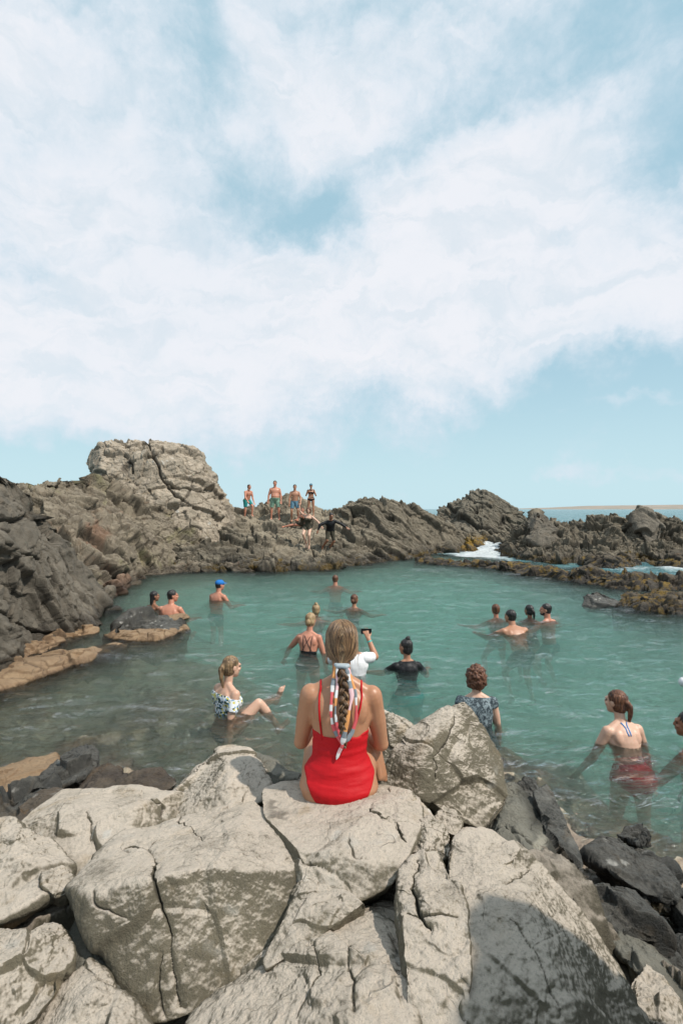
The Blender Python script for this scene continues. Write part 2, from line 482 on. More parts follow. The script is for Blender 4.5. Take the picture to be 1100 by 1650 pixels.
SEED = [100]; BPTS = []
def boulder(name, label, pts, mat=None, N=120, p=16, push=0.5, rel=1.0, cracks=(), group='boulders of the near shore',
            cat='boulder', hulls=None, grow=1.045, tone=None, extra=(), blk=1.0):
    """pts: (px, py, Y) seen corners of the stone; it continues away from the eye by push metres and is rounded"""
    SEED[0] += 7; sd_ = SEED[0]
    if mat is ROCK_WET: rel, blk, p = rel * 1.5, blk * 1.8, max(p, 24)
    A = np.array([P(*q) for q in pts]); BPTS.append(A if mat is None else A[:0]); c0 = A.mean(0); eye = np.array((0, 0, CZ))
    back = []
    for q in A:
        ray = (q - eye) / np.linalg.norm(q - eye)
        b = q + ray * push; back.append(c0 + ray * push + (b - c0 - ray * push) * 0.72)
    low = [q + np.array((0, 0.10, -0.35)) * push + (c0 - q) * 0.25 for q in A]
    c, n, d = hull_planes(list(A) + back + low + [np.array(e) for e in extra])
    D, Fc = cube_sphere(N)
    p = p * 2.6
    w = np.maximum(D @ n.T, 0) / d
    wp = w ** p; s = wp.sum(1)
    r = s ** (-1.0 / p)
    nr = (wp / s[:, None]) @ n; nr /= np.linalg.norm(nr, axis=1, keepdims=True)
    V = c + D * r[:, None] * grow
    size = np.linalg.norm(A.max(0) - A.min(0))
    wq = V + 0.12 * np.stack([vnoise(V * 2.3, sd_), vnoise(V * 2.3 + 5, sd_ + 1), vnoise(V * 2.3 + 11, sd_ + 2)], 1)
    h = 0.032 * size * fbm(wq * 1.4 / max(size, .3) + sd_, 3, sd_) * rel
    b1, g1 = blocky(wq, 0.42 * size, sd_ + 3, 0.038 * size * rel * blk, 1.0, 0.25, 0.05, soft=.06)
    b2, g2 = blocky(wq, 0.15 * size, sd_ + 4, 0.009 * size * rel * blk, 0.9, 0.25, 0.06, soft=.12)
    rg = fbm(V * 5.5, 5, sd_ + 6, 0.55)
    h = h + b1 + b2 + 0.010 * rel * rg - 0.012 * rel * np.abs(fbm(wq * 3.2, 4, sd_ + 8))
    h = h + 0.0045 * rel * fbm(V * 34, 3, sd_ + 9, 0.6)
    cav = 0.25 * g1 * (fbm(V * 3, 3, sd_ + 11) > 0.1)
    x, y = to_px(V)
    wx = 5 * fbm(V * 7, 4, sd_ + 12); wy = 5 * fbm(V * 7 + 31, 4, sd_ + 13)
    jx, jy = (1.8 * fbm(V * 30, 3, sd_ + 21), 1.8 * fbm(V * 30 + 7, 3, sd_ + 22)) if cracks else (0, 0)
    for pl, wd, dp in cracks:
        dd, uu_ = seg_dist(x + wx * 1.5 + jx, y + wy * 1.5 + jy, pl, True)
        vw = np.clip(0.65 + 0.9 * fbm(V * 4, 2, sd_ + 15), 0.12, 1.6)
        vw = vw * (0.15 + np.sin(np.pi * np.clip(uu_, 0, 1)) ** .6); g = np.clip(1 - dd / (wd * vw * .55), 0, 1); g2 = np.clip(1 - dd / (wd * 4), 0, 1)
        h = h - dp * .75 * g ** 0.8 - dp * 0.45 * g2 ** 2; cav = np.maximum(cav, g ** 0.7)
    V = V + nr * h[:, None]
    at = {'cav': np.clip(cav, 0, 1), 'tone': np.zeros(len(V)) if tone is None else tone(x, y, V)}
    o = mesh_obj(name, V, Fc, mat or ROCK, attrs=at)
    tag(o, label, cat, group)
    return o

# ------------------------------------------------------------------ ridges and cliffs: lofted columns with fractured relief
def ridge(name, label, cols, mat, nu=500, nv=220, amp=0.5, cell=1.6, A=None, back=2.5, cat='rock formation', group=None,
          seed=1, fine=1.0, cracks=(), toneF=None, spike=0.0):
    K = 80; nu = int(nu * Q); nv = int(nv * Q)
    rows = []
    for px, prof in cols:
        q = np.array([P(px, a, b) for a, b in prof])
        top = q[-1]
        pre = q[0] + (0, -0.35, -0.9)
        tail = np.array([top + (0, back * 0.35, -0.15), top + (0, back, -0.9 * max(top[2], 0.2) * 0.6 - .2), [top[0], top[1] + back * 1.4, -0.8]])
        q = np.vstack([pre, q, tail])
        nf = len(prof)
        lf = np.concatenate([[0], np.cumsum(np.linalg.norm(np.diff(q[:nf + 1], axis=0), axis=1))]); lf /= lf[-1]
        lb = np.concatenate([[0], np.cumsum(np.linalg.norm(np.diff(q[nf:], axis=0), axis=1))]); lb /= lb[-1]
        t1 = np.linspace(0, 1, K); t2 = np.linspace(0, 1, K // 3)[1:]
        a = np.stack([np.interp(t1, lf, q[:nf + 1, i]) for i in range(3)], 1)
        b = np.stack([np.interp(t2, lb, q[nf:, i]) for i in range(3)], 1)
        rows.append(np.vstack([a, b]))
    rows = np.array(rows); M = rows.shape[1]
    pxs = np.array([c[0] for c in cols], dtype=float)
    uu = np.linspace(pxs[0], pxs[-1], nu)
    G = np.stack([[np.interp(uu, pxs, rows[:, j, i]) for j in range(M)] for i in range(3)], -1).transpose(1, 0, 2)  # nu, M, 3
    # smooth a little along u
    for _ in range(max(1, nu // 160)):
        G[1:-1] = 0.25 * G[:-2] + 0.5 * G[1:-1] + 0.25 * G[2:]
    vv = np.concatenate([np.linspace(0, K - 1, int(nv * 0.82)), np.linspace(K - 1, M - 1, nv - int(nv * 0.82) + 1)[1:]])
    j0 = np.minimum(vv.astype(int), M - 2); ff = (vv - j0)[None, :, None]
    G = G[:, j0] * (1 - ff) + G[:, j0 + 1] * ff
    Nn = grid_normals(G)
    if Nn[:, : nv // 2, 1].mean() > 0: Nn = -Nn
    flip = np.cross(G[1, 0] - G[0, 0], G[0, 1] - G[0, 0]) @ Nn[0, 0] < 0
    V = G.reshape(-1, 3); N = Nn.reshape(-1, 3)
    wq = V + 0.12 * cell * np.stack([vnoise(V / cell * 0.8, seed), vnoise(V / cell * 0.8 + 5, seed + 1), vnoise(V / cell * 0.8 + 9, seed + 2)], 1)
    h0, g0 = blocky(wq, cell, seed + 3, amp, 0.9, 0.35, 0.06, A)
    h1, g1 = blocky(wq, cell * 0.42, seed + 4, amp * 0.45, 0.9, 0.35, 0.07, A)
    h2, g2 = blocky(wq, cell * 0.17, seed + 5, amp * 0.18 * fine, 0.9, 0.3, 0.08, A)
    h3, g3 = blocky(wq, cell * 0.075, seed + 6, amp * 0.075 * fine, 0.9, 0.3, 0.1, A)
    h = 1.0 * h0 + 1.1 * h1 + 1.35 * h2 + 1.3 * h3 + 0.05 * amp * fbm(V / cell * 4, 5, seed + 9)
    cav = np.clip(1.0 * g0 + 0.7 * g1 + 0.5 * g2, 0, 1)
    if spike:
        h = h + spike * np.clip(fbm(wq / cell * 1.1, 3, seed + 20), 0, 1)
    x, y = to_px(V)
    wx = 3 * fbm(V * 1.7, 4, seed + 12); wy = 3 * fbm(V * 1.7 + 31, 4, seed + 13)
    for pl, wd, dp in cracks:
        dd = seg_dist(x + wx, y + wy, pl); g = np.clip(1 - dd / wd, 0, 1)
        h = h - dp * g; cav = np.maximum(cav, g)
    V = V + N * h[:, None]
    # settle the crest back to its surveyed height, column by column, keeping the jags
    Vg = V.reshape(nu, nv, 3); kf = int(nv * 0.82)
    act = (CZ - Vg[:, :kf + 6, 2]) / np.maximum(Vg[:, :kf + 6, 1], .1) * F + 820
    act = act.min(1); want = np.interp(uu, pxs, [c[1][-1][0] for c in cols])
    dl = want - act; kw = max(3, nu // 45); pad = np.pad(dl, kw, mode='edge')
    dl = np.convolve(pad, np.ones(2 * kw + 1) / (2 * kw + 1), 'valid')
    t_ = ss(np.arange(nv) / kf, 0.12, 1.0)[None, :]
    Vg[:, :, 2] -= dl[:, None] * Vg[:, :, 1] / F * t_
    V = Vg.reshape(-1, 3)
    at = {'cav': cav, 'tone': np.zeros(len(V)) if toneF is None else toneF(x, y, V)}
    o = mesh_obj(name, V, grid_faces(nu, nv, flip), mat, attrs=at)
    tag(o, label, cat, group)
    return o

def slab(cx, cy, YY, wx, hy, deep, lean):
    return None
# ------------------------------------------------------------------ sea bed and shore
BED = [  # px, py (on the water plane), bed height
    (640, 1000, -1.6), (800, 1050, -1.6), (950, 1080, -1.5), (500, 960, -1.7), (700, 950, -1.9), (900, 960, -1.7), (450, 1000, -1.4),
    (620, 1120, -1.3), (400, 950, -1.5), (850, 1130, -0.9), (1050, 1150, -1.4), (1080, 1260, -0.55), (540, 1060, -1.1), (700, 1080, -1.6),
    (1000, 1200, -0.95), (900, 1180, -0.42), (940, 1262, -0.28), (1250, 1250, -1.2), (1250, 1100, -1.5),
    (300, 1050, -.48), (200, 1060, -.32), (200, 1120, -.26), (100, 1180, -.20), (350, 1120, -.32), (250, 1180, -.26), (400, 1200, -.22),
    (480, 1130, -.42), (330, 980, -1.0), (230, 980, -.45), (160, 1010, -.2), (100, 1060, -.22), (0, 1150, -.16), (-150, 1200, -.3), (50, 1200, -.14),
    (340, 1165, -.20), (390, 1155, -.22), (560, 1180, -.75), (540, 1110, -.9),
    (100, 1250, -.06), (0, 1262, .03), (-150, 1300, .1), (180, 1225, -.10), (250, 1290, -.05), (300, 1240, -.10), (330, 1290, -.05), (200, 1260, -.03), (350, 1215, -.14),
    (780, 1180, -.16), (840, 1215, -.14), (900, 1280, -.16), (930, 1330, -.05), (1000, 1390, .0), (1080, 1360, -.2), (1000, 1310, -0.18),
    (850, 1260, -.04), (900, 1340, .02), (1100, 1420, -.02), (1250, 1380, -.3), (700, 1180, -.3), (420, 1230, -.12), (470, 1230, -.15),
    (940, 900, -1.2), (1100, 960, -.6), (1000, 925, -.5), (760, 900, -1.0), (240, 930, -.5), (520, 922, -1.1), (650, 912, -1.0)]
BW = [(-1.5, 2.2, .12), (0, 2.3, .12), (1.0, 2.3, .1), (0, 1, .5), (-3, 2, .2), (2.2, 1.7, .12), (0, -2, .6), (-4, -2, .7), (4, -2, .3), (1.9, 2.4, .0),
      (-.6, 2.9, .1), (.5, 3.0, .1), (-1.8, 3.0, .05), (-.3, 3.4, -.1)]
bp = np.array([(*W(a, b, 0)[:2], c) for a, b, c in BED] + BW)
def bed_h(x, y):
    num = 0; den = 0
    sc = np.maximum(np.hypot(x, y), 1.0)
    for bx, by, bz in bp:
        d2 = ((x - bx) ** 2 + (y - by) ** 2) / sc ** 2
        w_ = 1.0 / (d2 + 4e-4) ** 2
        num = num + w_ * bz; den = den + w_
    return num / den

_t = np.linspace(0, 1, 420); rr = 0.35 * (90 / 0.35) ** _t
th = np.linspace(R(-62), R(62), 560)
TH, RR = np.meshgrid(th, rr, indexing='ij')
bx, by = (np.sin(TH) * RR).ravel(), (np.cos(TH) * RR - 0.25).ravel()
bz = bed_h(bx, by)
far = ss(by, 24, 30); bz = bz * (1 - far) - 2.5 * far
pb = np.stack([bx, by, bz * 0], 1)
lump = 0.13 * fbm(pb * 0.9, 4, 31) + 0.055 * fbm(pb * 3.1, 4, 32)
b1, g1 = blocky(pb, 0.55, 35, 0.10, 0.8, 0.3, 0.08); b2, g2 = blocky(pb, 0.2, 36, 0.04, 0.8, 0.3, 0.08)
rocky = ss(bz, -0.7, -0.25)
bz = bz + lump * (0.5 + 0.5 * rocky) * 0.85 + (b1 + b2) * rocky + 0.006 * fbm(pb * 14, 3, 33)
BEDM, k, out = new_mat('wet_sea_bed')
geo = k.node('ShaderNodeNewGeometry'); pos = geo.outputs['Position']
sp = k.node('ShaderNodeSeparateXYZ'); k.l.new(pos, sp.inputs[0])
n1, _ = k.noise(pos, 0.9, 6, 0.65, 0.6); n2, _ = k.noise(pos, 5.0, 7, 0.7, 0.5); n3, _ = k.noise(pos, 40, 5, 0.7)
col = k.mix(k.ss(n1, 0.38, 0.62), (0.38, 0.30, 0.20, 1), (0.58, 0.50, 0.37, 1))
col = k.mix(k.ss(n2, 0.50, 0.68, 0, 0.6), col, (0.12, 0.08, 0.06, 1))
col = k.mix(k.ss(n2, 0.44, 0.30, 0, 0.6), col, (0.42, 0.30, 0.15, 1))
n4, _ = k.noise(pos, 1.7, 5, 0.6, 1.0)
shallow = k.ss(sp.outputs[2], -0.42, -0.08)
col = k.mix(k.m('MULTIPLY', k.ss(n4, 0.46, 0.58), k.m('MULTIPLY', shallow, 0.6)), col, (0.16, 0.085, 0.06, 1))
deep = k.ss(sp.outputs[2], -0.55, -1.0)
col = k.mix(deep, col, k.mix(k.ss(n1, .35, .65), (0.52, 0.53, 0.43, 1), (0.72, 0.73, 0.62, 1)))
col = k.mix(k.m('MULTIPLY', deep, k.ss(k.noise(pos, 1.3, 6, 0.65, 0.8)[0], 0.50, 0.62, 0, 0.75)), col, (0.13, 0.15, 0.09, 1))  # darkness of the wave troughs painted into the deep bed as patches
col = k.mix(k.ss(n3, 0.52, 0.7, 0, 0.4), col, (0.05, 0.035, 0.03, 1))
col = k.mix(k.ss(n3, 0.42, 0.3, 0, 0.35), col, (0.5, 0.42, 0.33, 1))
principled(k, out, Base_Color=col, Roughness=0.42, Normal=k.bump(k.m('ADD', n3, k.m('MULTIPLY', n2, 1.5)), 0.8, 0.03))
o = mesh_obj('sea_bed', np.stack([bx, by, bz], 1), grid_faces(560, 420, False), BEDM)
tag(o, kind='structure')

# ------------------------------------------------------------------ water
def wave_h(x, y, seed=60, a=1.0):
    d = np.hypot(x, y)
    p = np.stack([x * 0.80 + y * 0.35, y * 1.45 - x * .25, x * 0], 1)
    wob = 0.25 * fbm(p * 0.7, 2, seed + 9)
    p = p + wob[:, None]
    h = 0.030 * vnoise(p * 1.1, seed) + 0.017 * fbm(p * 2.7, 2, seed + 1)
    r = 1 - np.abs(vnoise(p * 4.2, seed + 2)); h = h + 0.012 * r * r * (0.6 + 0.4 * vnoise(p * 0.5, seed + 7))
    r = 1 - np.abs(vnoise(p * 8.9 + 3, seed + 3)); h = h + 0.0045 * r * r
    for px, Y in BATHERS:       # small rings where somebody stands or treads water
        r = np.hypot(x - (px - 550) / F * Y, y - Y)
        h = h + np.where(r < 2.2, 0.010 * np.sin(r * 24 - 1.5) * np.exp(-r * 2.0), 0)
    return 1.35 * a * h
BATHERS = [(249, 11.6), (278, 10.9), (354, 12.6), (540, 14.9), (571, 11.7), (509, 10.8), (500, 8.3), (572, 7.0), (654, 7.3), (798, 10.8),
           (822, 9.6), (852, 10.7), (879, 10.4), (767, 5.5), (993, 4.95), (1108, 4.9), (374, 5.7), (410, 5.9)]

WATER, k, out = new_mat('clear_pool_water')
pos = k.node('ShaderNodeNewGeometry').outputs['Position']
mpv = k.node('ShaderNodeMapping'); k.put(mpv.inputs[0], pos)
mpv.inputs[2].default_value = (0, 0, R(12)); mpv.inputs[3].default_value = (0.8, 1.7, 1)
w1, _ = k.noise(mpv.outputs[0], 5.0, 4, 0.55, 0.9); w2, _ = k.noise(mpv.outputs[0], 15.0, 3, 0.5, 0.6)
w3, _ = k.noise(mpv.outputs[0], 1.6, 3, 0.5, 0.9)
hb = k.m('ADD', k.m('MULTIPLY', w1, 0.6), k.m('MULTIPLY', w2, 0.10)); hb = k.m('ADD', hb, k.m('MULTIPLY', w3, 1.0))
nrm = k.bump(hb, 1.0, 0.30)
trans = k.node('ShaderNodeBsdfTransparent'); k.put(trans.inputs[0], (0.96, 0.985, 0.98, 1))
refr = k.node('ShaderNodeBsdfRefraction'); k.put(refr.inputs[0], (0.95, 0.985, 0.98, 1)); k.put(refr.inputs['IOR'], 1.22)
k.put(refr.inputs['Roughness'], 0.02); k.put(refr.inputs['Normal'], nrm)
mixt = k.node('ShaderNodeMixShader'); k.put(mixt.inputs[0], 0.45)
k.l.new(trans.outputs[0], mixt.inputs[1]); k.l.new(refr.outputs[0], mixt.inputs[2])
gl = k.node('ShaderNodeBsdfGlossy'); k.put(gl.inputs['Roughness'], 0.07); k.put(gl.inputs['Normal'], nrm)
k.put(gl.inputs[0], (1, 1, 1, 1))
fr = k.node('ShaderNodeFresnel'); k.put(fr.inputs[0], 1.33); k.put(fr.inputs['Normal'], nrm)
ms = k.node('ShaderNodeMixShader'); k.put(ms.inputs[0], fr.outputs[0])
k.l.new(mixt.outputs[0], ms.inputs[1]); k.l.new(gl.outputs[0], ms.inputs[2])
k.l.new(ms.outputs[0], out.inputs[0])
va = k.node('ShaderNodeVolumeAbsorption'); k.put(va.inputs[0], (0.34, 0.86, 0.80, 1)); k.put(va.inputs[1], 0.28)
vs = k.node('ShaderNodeVolumeScatter'); k.put(vs.inputs[0], (0.66, 0.93, 0.84, 1)); k.put(vs.inputs[1], 0.18)
k.put(vs.inputs['Anisotropy'], 0.0)
ad = k.node('ShaderNodeAddShader'); k.l.new(va.outputs[0], ad.inputs[0]); k.l.new(vs.outputs[0], ad.inputs[1])
k.l.new(ad.outputs[0], out.inputs[1])
WATER.cycles.homogeneous_volume = True

# pool sheet: fan from the near shore to the reef; the fan's outer limit follows the rocks that close the pool
lim_px = np.array([-420, -100, 60, 150, 200, 280, 420, 560, 640, 700, 760, 850, 940, 1000, 1100, 1300, 1700])
lim_py = np.array([1120, 1060, 1020, 985, 935, 908, 908, 902, 893, 892, 896, 905, 918, 925, 935, 945, 955])
naz, nr_ = 720, 620
azm = np.linspace(math.atan(-970 / F), math.atan(1150 / F), naz)
pxa = 550 + F * np.tan(azm)
Yl = F * CZ / (np.interp(pxa, lim_px, lim_py) - 820)
Yn = np.full(naz, 1.5)
t = np.linspace(0, 1, nr_)
YY = Yn[:, None] * (Yl / Yn)[:, None] ** t[None, :]
XX = YY * np.tan(azm)[:, None]
zz = wave_h(XX.ravel(), YY.ravel()).reshape(naz, nr_)
top = np.stack([XX, YY, zz], -1)
# walls and floor of the water body
def skirt(edge):
    e2 = edge.copy(); e2[:, 2] = -3.2; return e2
V = [top.reshape(-1, 3)]; Fs = [grid_faces(naz, nr_, False)]
ring = np.concatenate([np.arange(naz) * nr_, (naz - 1) * nr_ + np.arange(1, nr_), (np.arange(naz - 1)[::-1]) * nr_ + nr_ - 1, np.arange(1, nr_ - 1)[::-1]])
base = len(V[0]); low = V[0][ring].copy(); low[:, 2] = -3.2
V = np.vstack([V[0], low, [[0.5, 8, -3.2]]])
n = len(ring); i = np.arange(n); j = (i + 1) % n
sk = np.stack([ring[i], ring[j], base + j, base + i], 1)[:, ::-1]
quads = np.vstack([Fs[0], sk])
tri = np.stack([base + i, base + j, np.full(n, base + n), np.full(n, base + n)], 1)
me_f = [tuple(q) for q in quads[len(Fs[0]):]]
o = mesh_obj('water', V, [tuple(q) for q in Fs[0].tolist()] + [tuple(q) for q in sk.tolist()] + [(a, c, b) for a, b, c, _ in tri.tolist()], WATER)
bm = bmesh.new(); bm.from_mesh(o.data); bmesh.ops.recalc_face_normals(bm, faces=bm.faces); bm.to_mesh(o.data); bm.free()
tag(o, kind='structure')

# open sea beyond the rocks
SEA, k, out = new_mat('open_sea_water')
pos = k.node('ShaderNodeNewGeometry').outputs['Position']
foam = k.attr('foam').outputs['Fac']
mpv = k.node('ShaderNodeMapping'); k.put(mpv.inputs[0], pos); mpv.inputs[3].default_value = (0.6, 1.5, 1)
w1, _ = k.noise(mpv.outputs[0], 0.9, 5, 0.6, 0.5); w2, _ = k.noise(mpv.outputs[0], 4.0, 4, 0.6, 0.5); w0, _ = k.noise(mpv.outputs[0], 0.08, 4, 0.6, 0.3)
ww = k.node('ShaderNodeMapping'); k.put(ww.inputs[0], pos); ww.inputs[3].default_value = (0.05, 0.16, 1)
cap, _ = k.noise(ww.outputs[0], 1.0, 8, 0.72, 0.4)
ff, _ = k.noise(pos, 2.4, 8, 0.72, 0.8)
fm = k.ss(k.m('ADD', foam, k.m('MULTIPLY', k.m('SUBTRACT', ff, 0.5), 1.3)), 0.30, 1.0)
capm = k.m('MULTIPLY', k.ss(cap, 0.625, 0.68), k.ss(foam, 0.5, 0.0))
col = k.mix(k.ss(w0, 0.35, 0.65), (0.045, 0.135, 0.155, 1), (0.09, 0.22, 0.24, 1))
col = k.mix(k.ss(w1, 0.42, 0.7, 0, 0.5), col, (0.17, 0.30, 0.30, 1))
col = k.mix(k.m('MAXIMUM', fm, k.m('MULTIPLY', capm, 0.8)), col, (0.62, 0.66, 0.67, 1))
nr = k.bump(k.m('ADD', k.m('MULTIPLY', w1, 1.0), k.m('MULTIPLY', w2, 0.3)), 0.8, 0.9)
principled(k, out, Base_Color=col, Roughness=k.mix(fm, 0.16, 0.8), IOR=1.33, Normal=nr)
naz, nr_ = 560, 520
azm = np.linspace(math.atan(-1500 / F), math.atan(1500 / F), naz)
t = np.linspace(0, 1, nr_)
pxa = 550 + F * np.tan(azm)
Y0 = F * CZ / (np.interp(pxa, lim_px, lim_py) - 820) - 0.5
YY = Y0[:, None] * (9000 / Y0)[:, None] ** (t[None, :] ** 1.25)
XX = YY * np.tan(azm)[:, None]
x, y = XX.ravel(), YY.ravel()
p3 = np.stack([x * .5, y, x * 0], 1)
amp_ = np.clip(YY.ravel() / 60, 0.15, 1.0) * np.clip(400 / YY.ravel(), 0, 1)
z = 0.10 * fbm(p3 * 0.55, 4, 77) * amp_ + 0.06 * fbm(p3 * 2.1, 3, 78) * np.clip(60 / YY.ravel(), 0, 1) - 0.03
Vs = np.stack([x, y, z], 1)
sx, sy = to_px(Vs)
def spot(cx, cy, rx, ry):
    return np.clip(1.25 - np.hypot((sx - cx) / rx, (sy - cy) / ry), 0, 1)
fo = np.maximum.reduce([spot(790, 886, 75, 12) * 1.3, spot(770, 898, 70, 13) * 1.2, spot(840, 893, 60, 11) * .8, spot(760, 893, 35, 9),
                        spot(1040, 900, 60, 7), spot(1090, 908, 45, 16), spot(1015, 916, 60, 6) * .6, spot(930, 905, 90, 7) * .45,
                        spot(890, 866, 40, 4) * .7])
fo = fo * (YY.ravel() < 60)
# the swell breaks and heaps up in the gap
z2 = z + 0.55 * spot(800, 880, 42, 10) * (0.6 + 0.5 * fbm(p3 * 1.5, 4, 79)) * (YY.ravel() < 45)
o = mesh_obj('sea', np.stack([x, y, z2], 1), grid_faces(naz, nr_, False), SEA, attrs={'foam': fo})
tag(o, kind='structure')

# distant low coast
LAND, k, out = new_mat('far_dry_coast')
pos = k.node('ShaderNodeNewGeometry').outputs['Position']
a, _ = k.noise(pos, 0.01, 5, 0.6); b, _ = k.noise(pos, 0.06, 5, 0.6)
col = k.mix(k.ss(a, .4, .6), (0.34, 0.27, 0.22, 1), (0.27, 0.24, 0.20, 1)); col = k.mix(k.ss(b, .5, .65, 0, .5), col, (0.15, 0.17, 0.13, 1))
principled(k, out, Base_Color=col, Roughness=1.0)
xs = np.linspace(700, 3200, 260); ys = np.linspace(2600, 3900, 30)
X, Yg = np.meshgrid(xs, ys, indexing='ij')
prof = np.interp(xs, [700, 1050, 1200, 1400, 1600, 1870, 3200], [-8, -3, 3, 9, 17, 25, 40])
sl = ss(np.linspace(0, 1, 30), 0.0, 0.35)
Z = prof[:, None] * sl[None, :] + 4 * fbm(np.stack([X.ravel() / 300, Yg.ravel() / 300, X.ravel() * 0], 1), 4, 5).reshape(X.shape) * sl - 2
o = mesh_obj('far_coast', np.stack([X, Yg, Z], -1).reshape(-1, 3), grid_faces(260, 30, False), LAND)
tag(o, kind='structure')

# ------------------------------------------------------------------ cliffs and ridges
D1 = dip('Y', -42, (0.42, 1.0, 1.15))      # slabs dipping to the right
D2 = dip('Y', 35, (0.5, 1.0, 1.1))
ridge('rock_stack', 'tall pale rock stack with blocky flat top above the left shore',
      [(146, [(815, 21.8), (785, 22.2), (762, 23.2), (742, 24.0)]), (153, [(815, 21.6), (780, 22.0), (750, 22.8), (725, 24)]),
       (162, [(820, 21.4), (770, 22.0), (740, 22.4), (712, 24)]), (185, [(835, 21.0), (785, 21.8), (735, 22.6), (708, 24.2)]),
       (215, [(850, 20.8), (790, 21.7), (735, 22.6), (709, 24.4)]), (232, [(855, 20.8), (790, 21.7), (735, 22.6), (712, 24.4)]),
       (243, [(855, 20.8), (790, 21.7), (735, 22.6), (708, 24.4)]), (285, [(860, 21), (800, 21.8), (745, 22.7), (714, 24.4)]),
       (312, [(860, 21.2), (805, 22), (755, 22.9), (719, 24.4)]), (323, [(860, 21.4), (810, 22.2), (770, 23.0), (745, 24.3)]),
       (338, [(860, 21.6), (820, 22.3), (785, 23.2), (766, 24.2)]), (352, [(865, 21.8), (830, 22.5), (805, 23.2), (790, 24.1)]),
       (364, [(865, 22), (845, 22.7), (825, 23.4), (812, 24)]), (372, [(870, 22), (850, 22.8), (842, 23.4), (838, 24)])],
      STACK, 460, 300, amp=0.26, cell=1.5, back=4, seed=11, A=dip('Y', 12, (0.8, 1, 1.0)), toneF=None,
      cracks=[([(236, 712), (246, 735), (262, 775), (280, 800), (300, 815)], 3, .25), ([(262, 720), (262, 737), (240, 738)], 2.4, .2),
              ([(262, 775), (290, 792), (340, 795)], 3, .25), ([(200, 730), (215, 745), (213, 760)], 3, .2)])
ridge('slope_rock', 'olive brown rock slope with rusty patches below the pale stack',
      [(-60, [(930, 11.5), (850, 13.5), (790, 15)]), (10, [(945, 11.6), (860, 13.5), (780, 15.5)]), (30, [(950, 11.8), (860, 13.8), (778, 16)]),
       (62, [(965, 11.6), (870, 14), (780, 16.5)]), (80, [(975, 11.5), (880, 13.8), (774, 16.8)]), (108, [(985, 11.2), (890, 13.8), (776, 18)]),
       (130, [(985, 11.3), (900, 13.5), (850, 15.5), (772, 19)]), (150, [(975, 12), (905, 14), (850, 16.5), (762, 20)]),
       (175, [(962, 13.2), (905, 14.8), (850, 17.5), (775, 20.5)]), (200, [(945, 14.9), (900, 16), (850, 18), (790, 20.8)]),
       (230, [(928, 17.2), (895, 17.8), (850, 19), (805, 20.9)]), (270, [(922, 18.2), (890, 18.9), (855, 20), (820, 21.0)]),
       (305, [(918, 18.9), (890, 19.6), (860, 20.8), (832, 21.7)]), (330, [(914, 19.9), (890, 20.8), (865, 22.0), (840, 23.0)]),
       (360, [(905, 22.0), (890, 22.8), (872, 23.5), (848, 24.5)])],
      SLOPE, 760, 400, amp=0.36, cell=1.5, back=3, seed=23, A=dip('Y', 30, (0.8, 1, 0.9)),
      cracks=[([(45, 775), (47, 800), (55, 812), (90, 800)], 2.5, .2)])
ridge('cliff', 'near dark grey cliff of cracked slabs at the left edge',
      [(-260, [(1200, 4.9), (900, 5.8), (680, 7.0)]), (-90, [(1120, 6.2), (900, 7.2), (730, 8.6)]), (0, [(1085, 7.0), (960, 7.5), (870, 8.0), (820, 8.5), (763, 9.5)]),
       (18, [(1074, 7.3), (960, 7.8), (875, 8.2), (830, 8.7), (785, 9.8)]), (45, [(1055, 7.9), (960, 8.3), (880, 8.8), (850, 9.2), (828, 9.9)]),
       (62, [(1047, 8.2), (960, 8.7), (890, 9.1), (868, 9.5), (850, 10.0)]), (95, [(1032, 8.8), (970, 9.1), (905, 9.5), (862, 10.2)]),
       (108, [(1026, 9.0), (975, 9.3), (930, 9.6), (905, 10.2)]), (122, [(1020, 9.3), (985, 9.5), (955, 9.8), (935, 10.3)]),
       (145, [(1014, 9.6), (995, 9.8), (978, 10.0), (962, 10.4)]), (154, [(1010, 9.8), (1002, 10.0), (996, 10.2), (990, 10.5)]),
       (160, [(1010, 9.8), (1009, 10.0), (1008, 10.3), (1007, 10.5)])],
      CLIFF, 560, 460, amp=0.20, cell=1.15, back=1.2, seed=37, A=dip('Y', 20, (0.9, 1, 0.8)),
      cracks=[([(0, 838), (30, 840), (58, 832)], 5, .4), ([(0, 890), (30, 895), (60, 903)], 3, .15), ([(0, 985), (30, 1000), (60, 1012), (90, 1022)], 3, .2),
              ([(22, 950), (26, 1000), (28, 1060)], 3, .15), ([(75, 905), (85, 940), (80, 960)], 4, .2)])
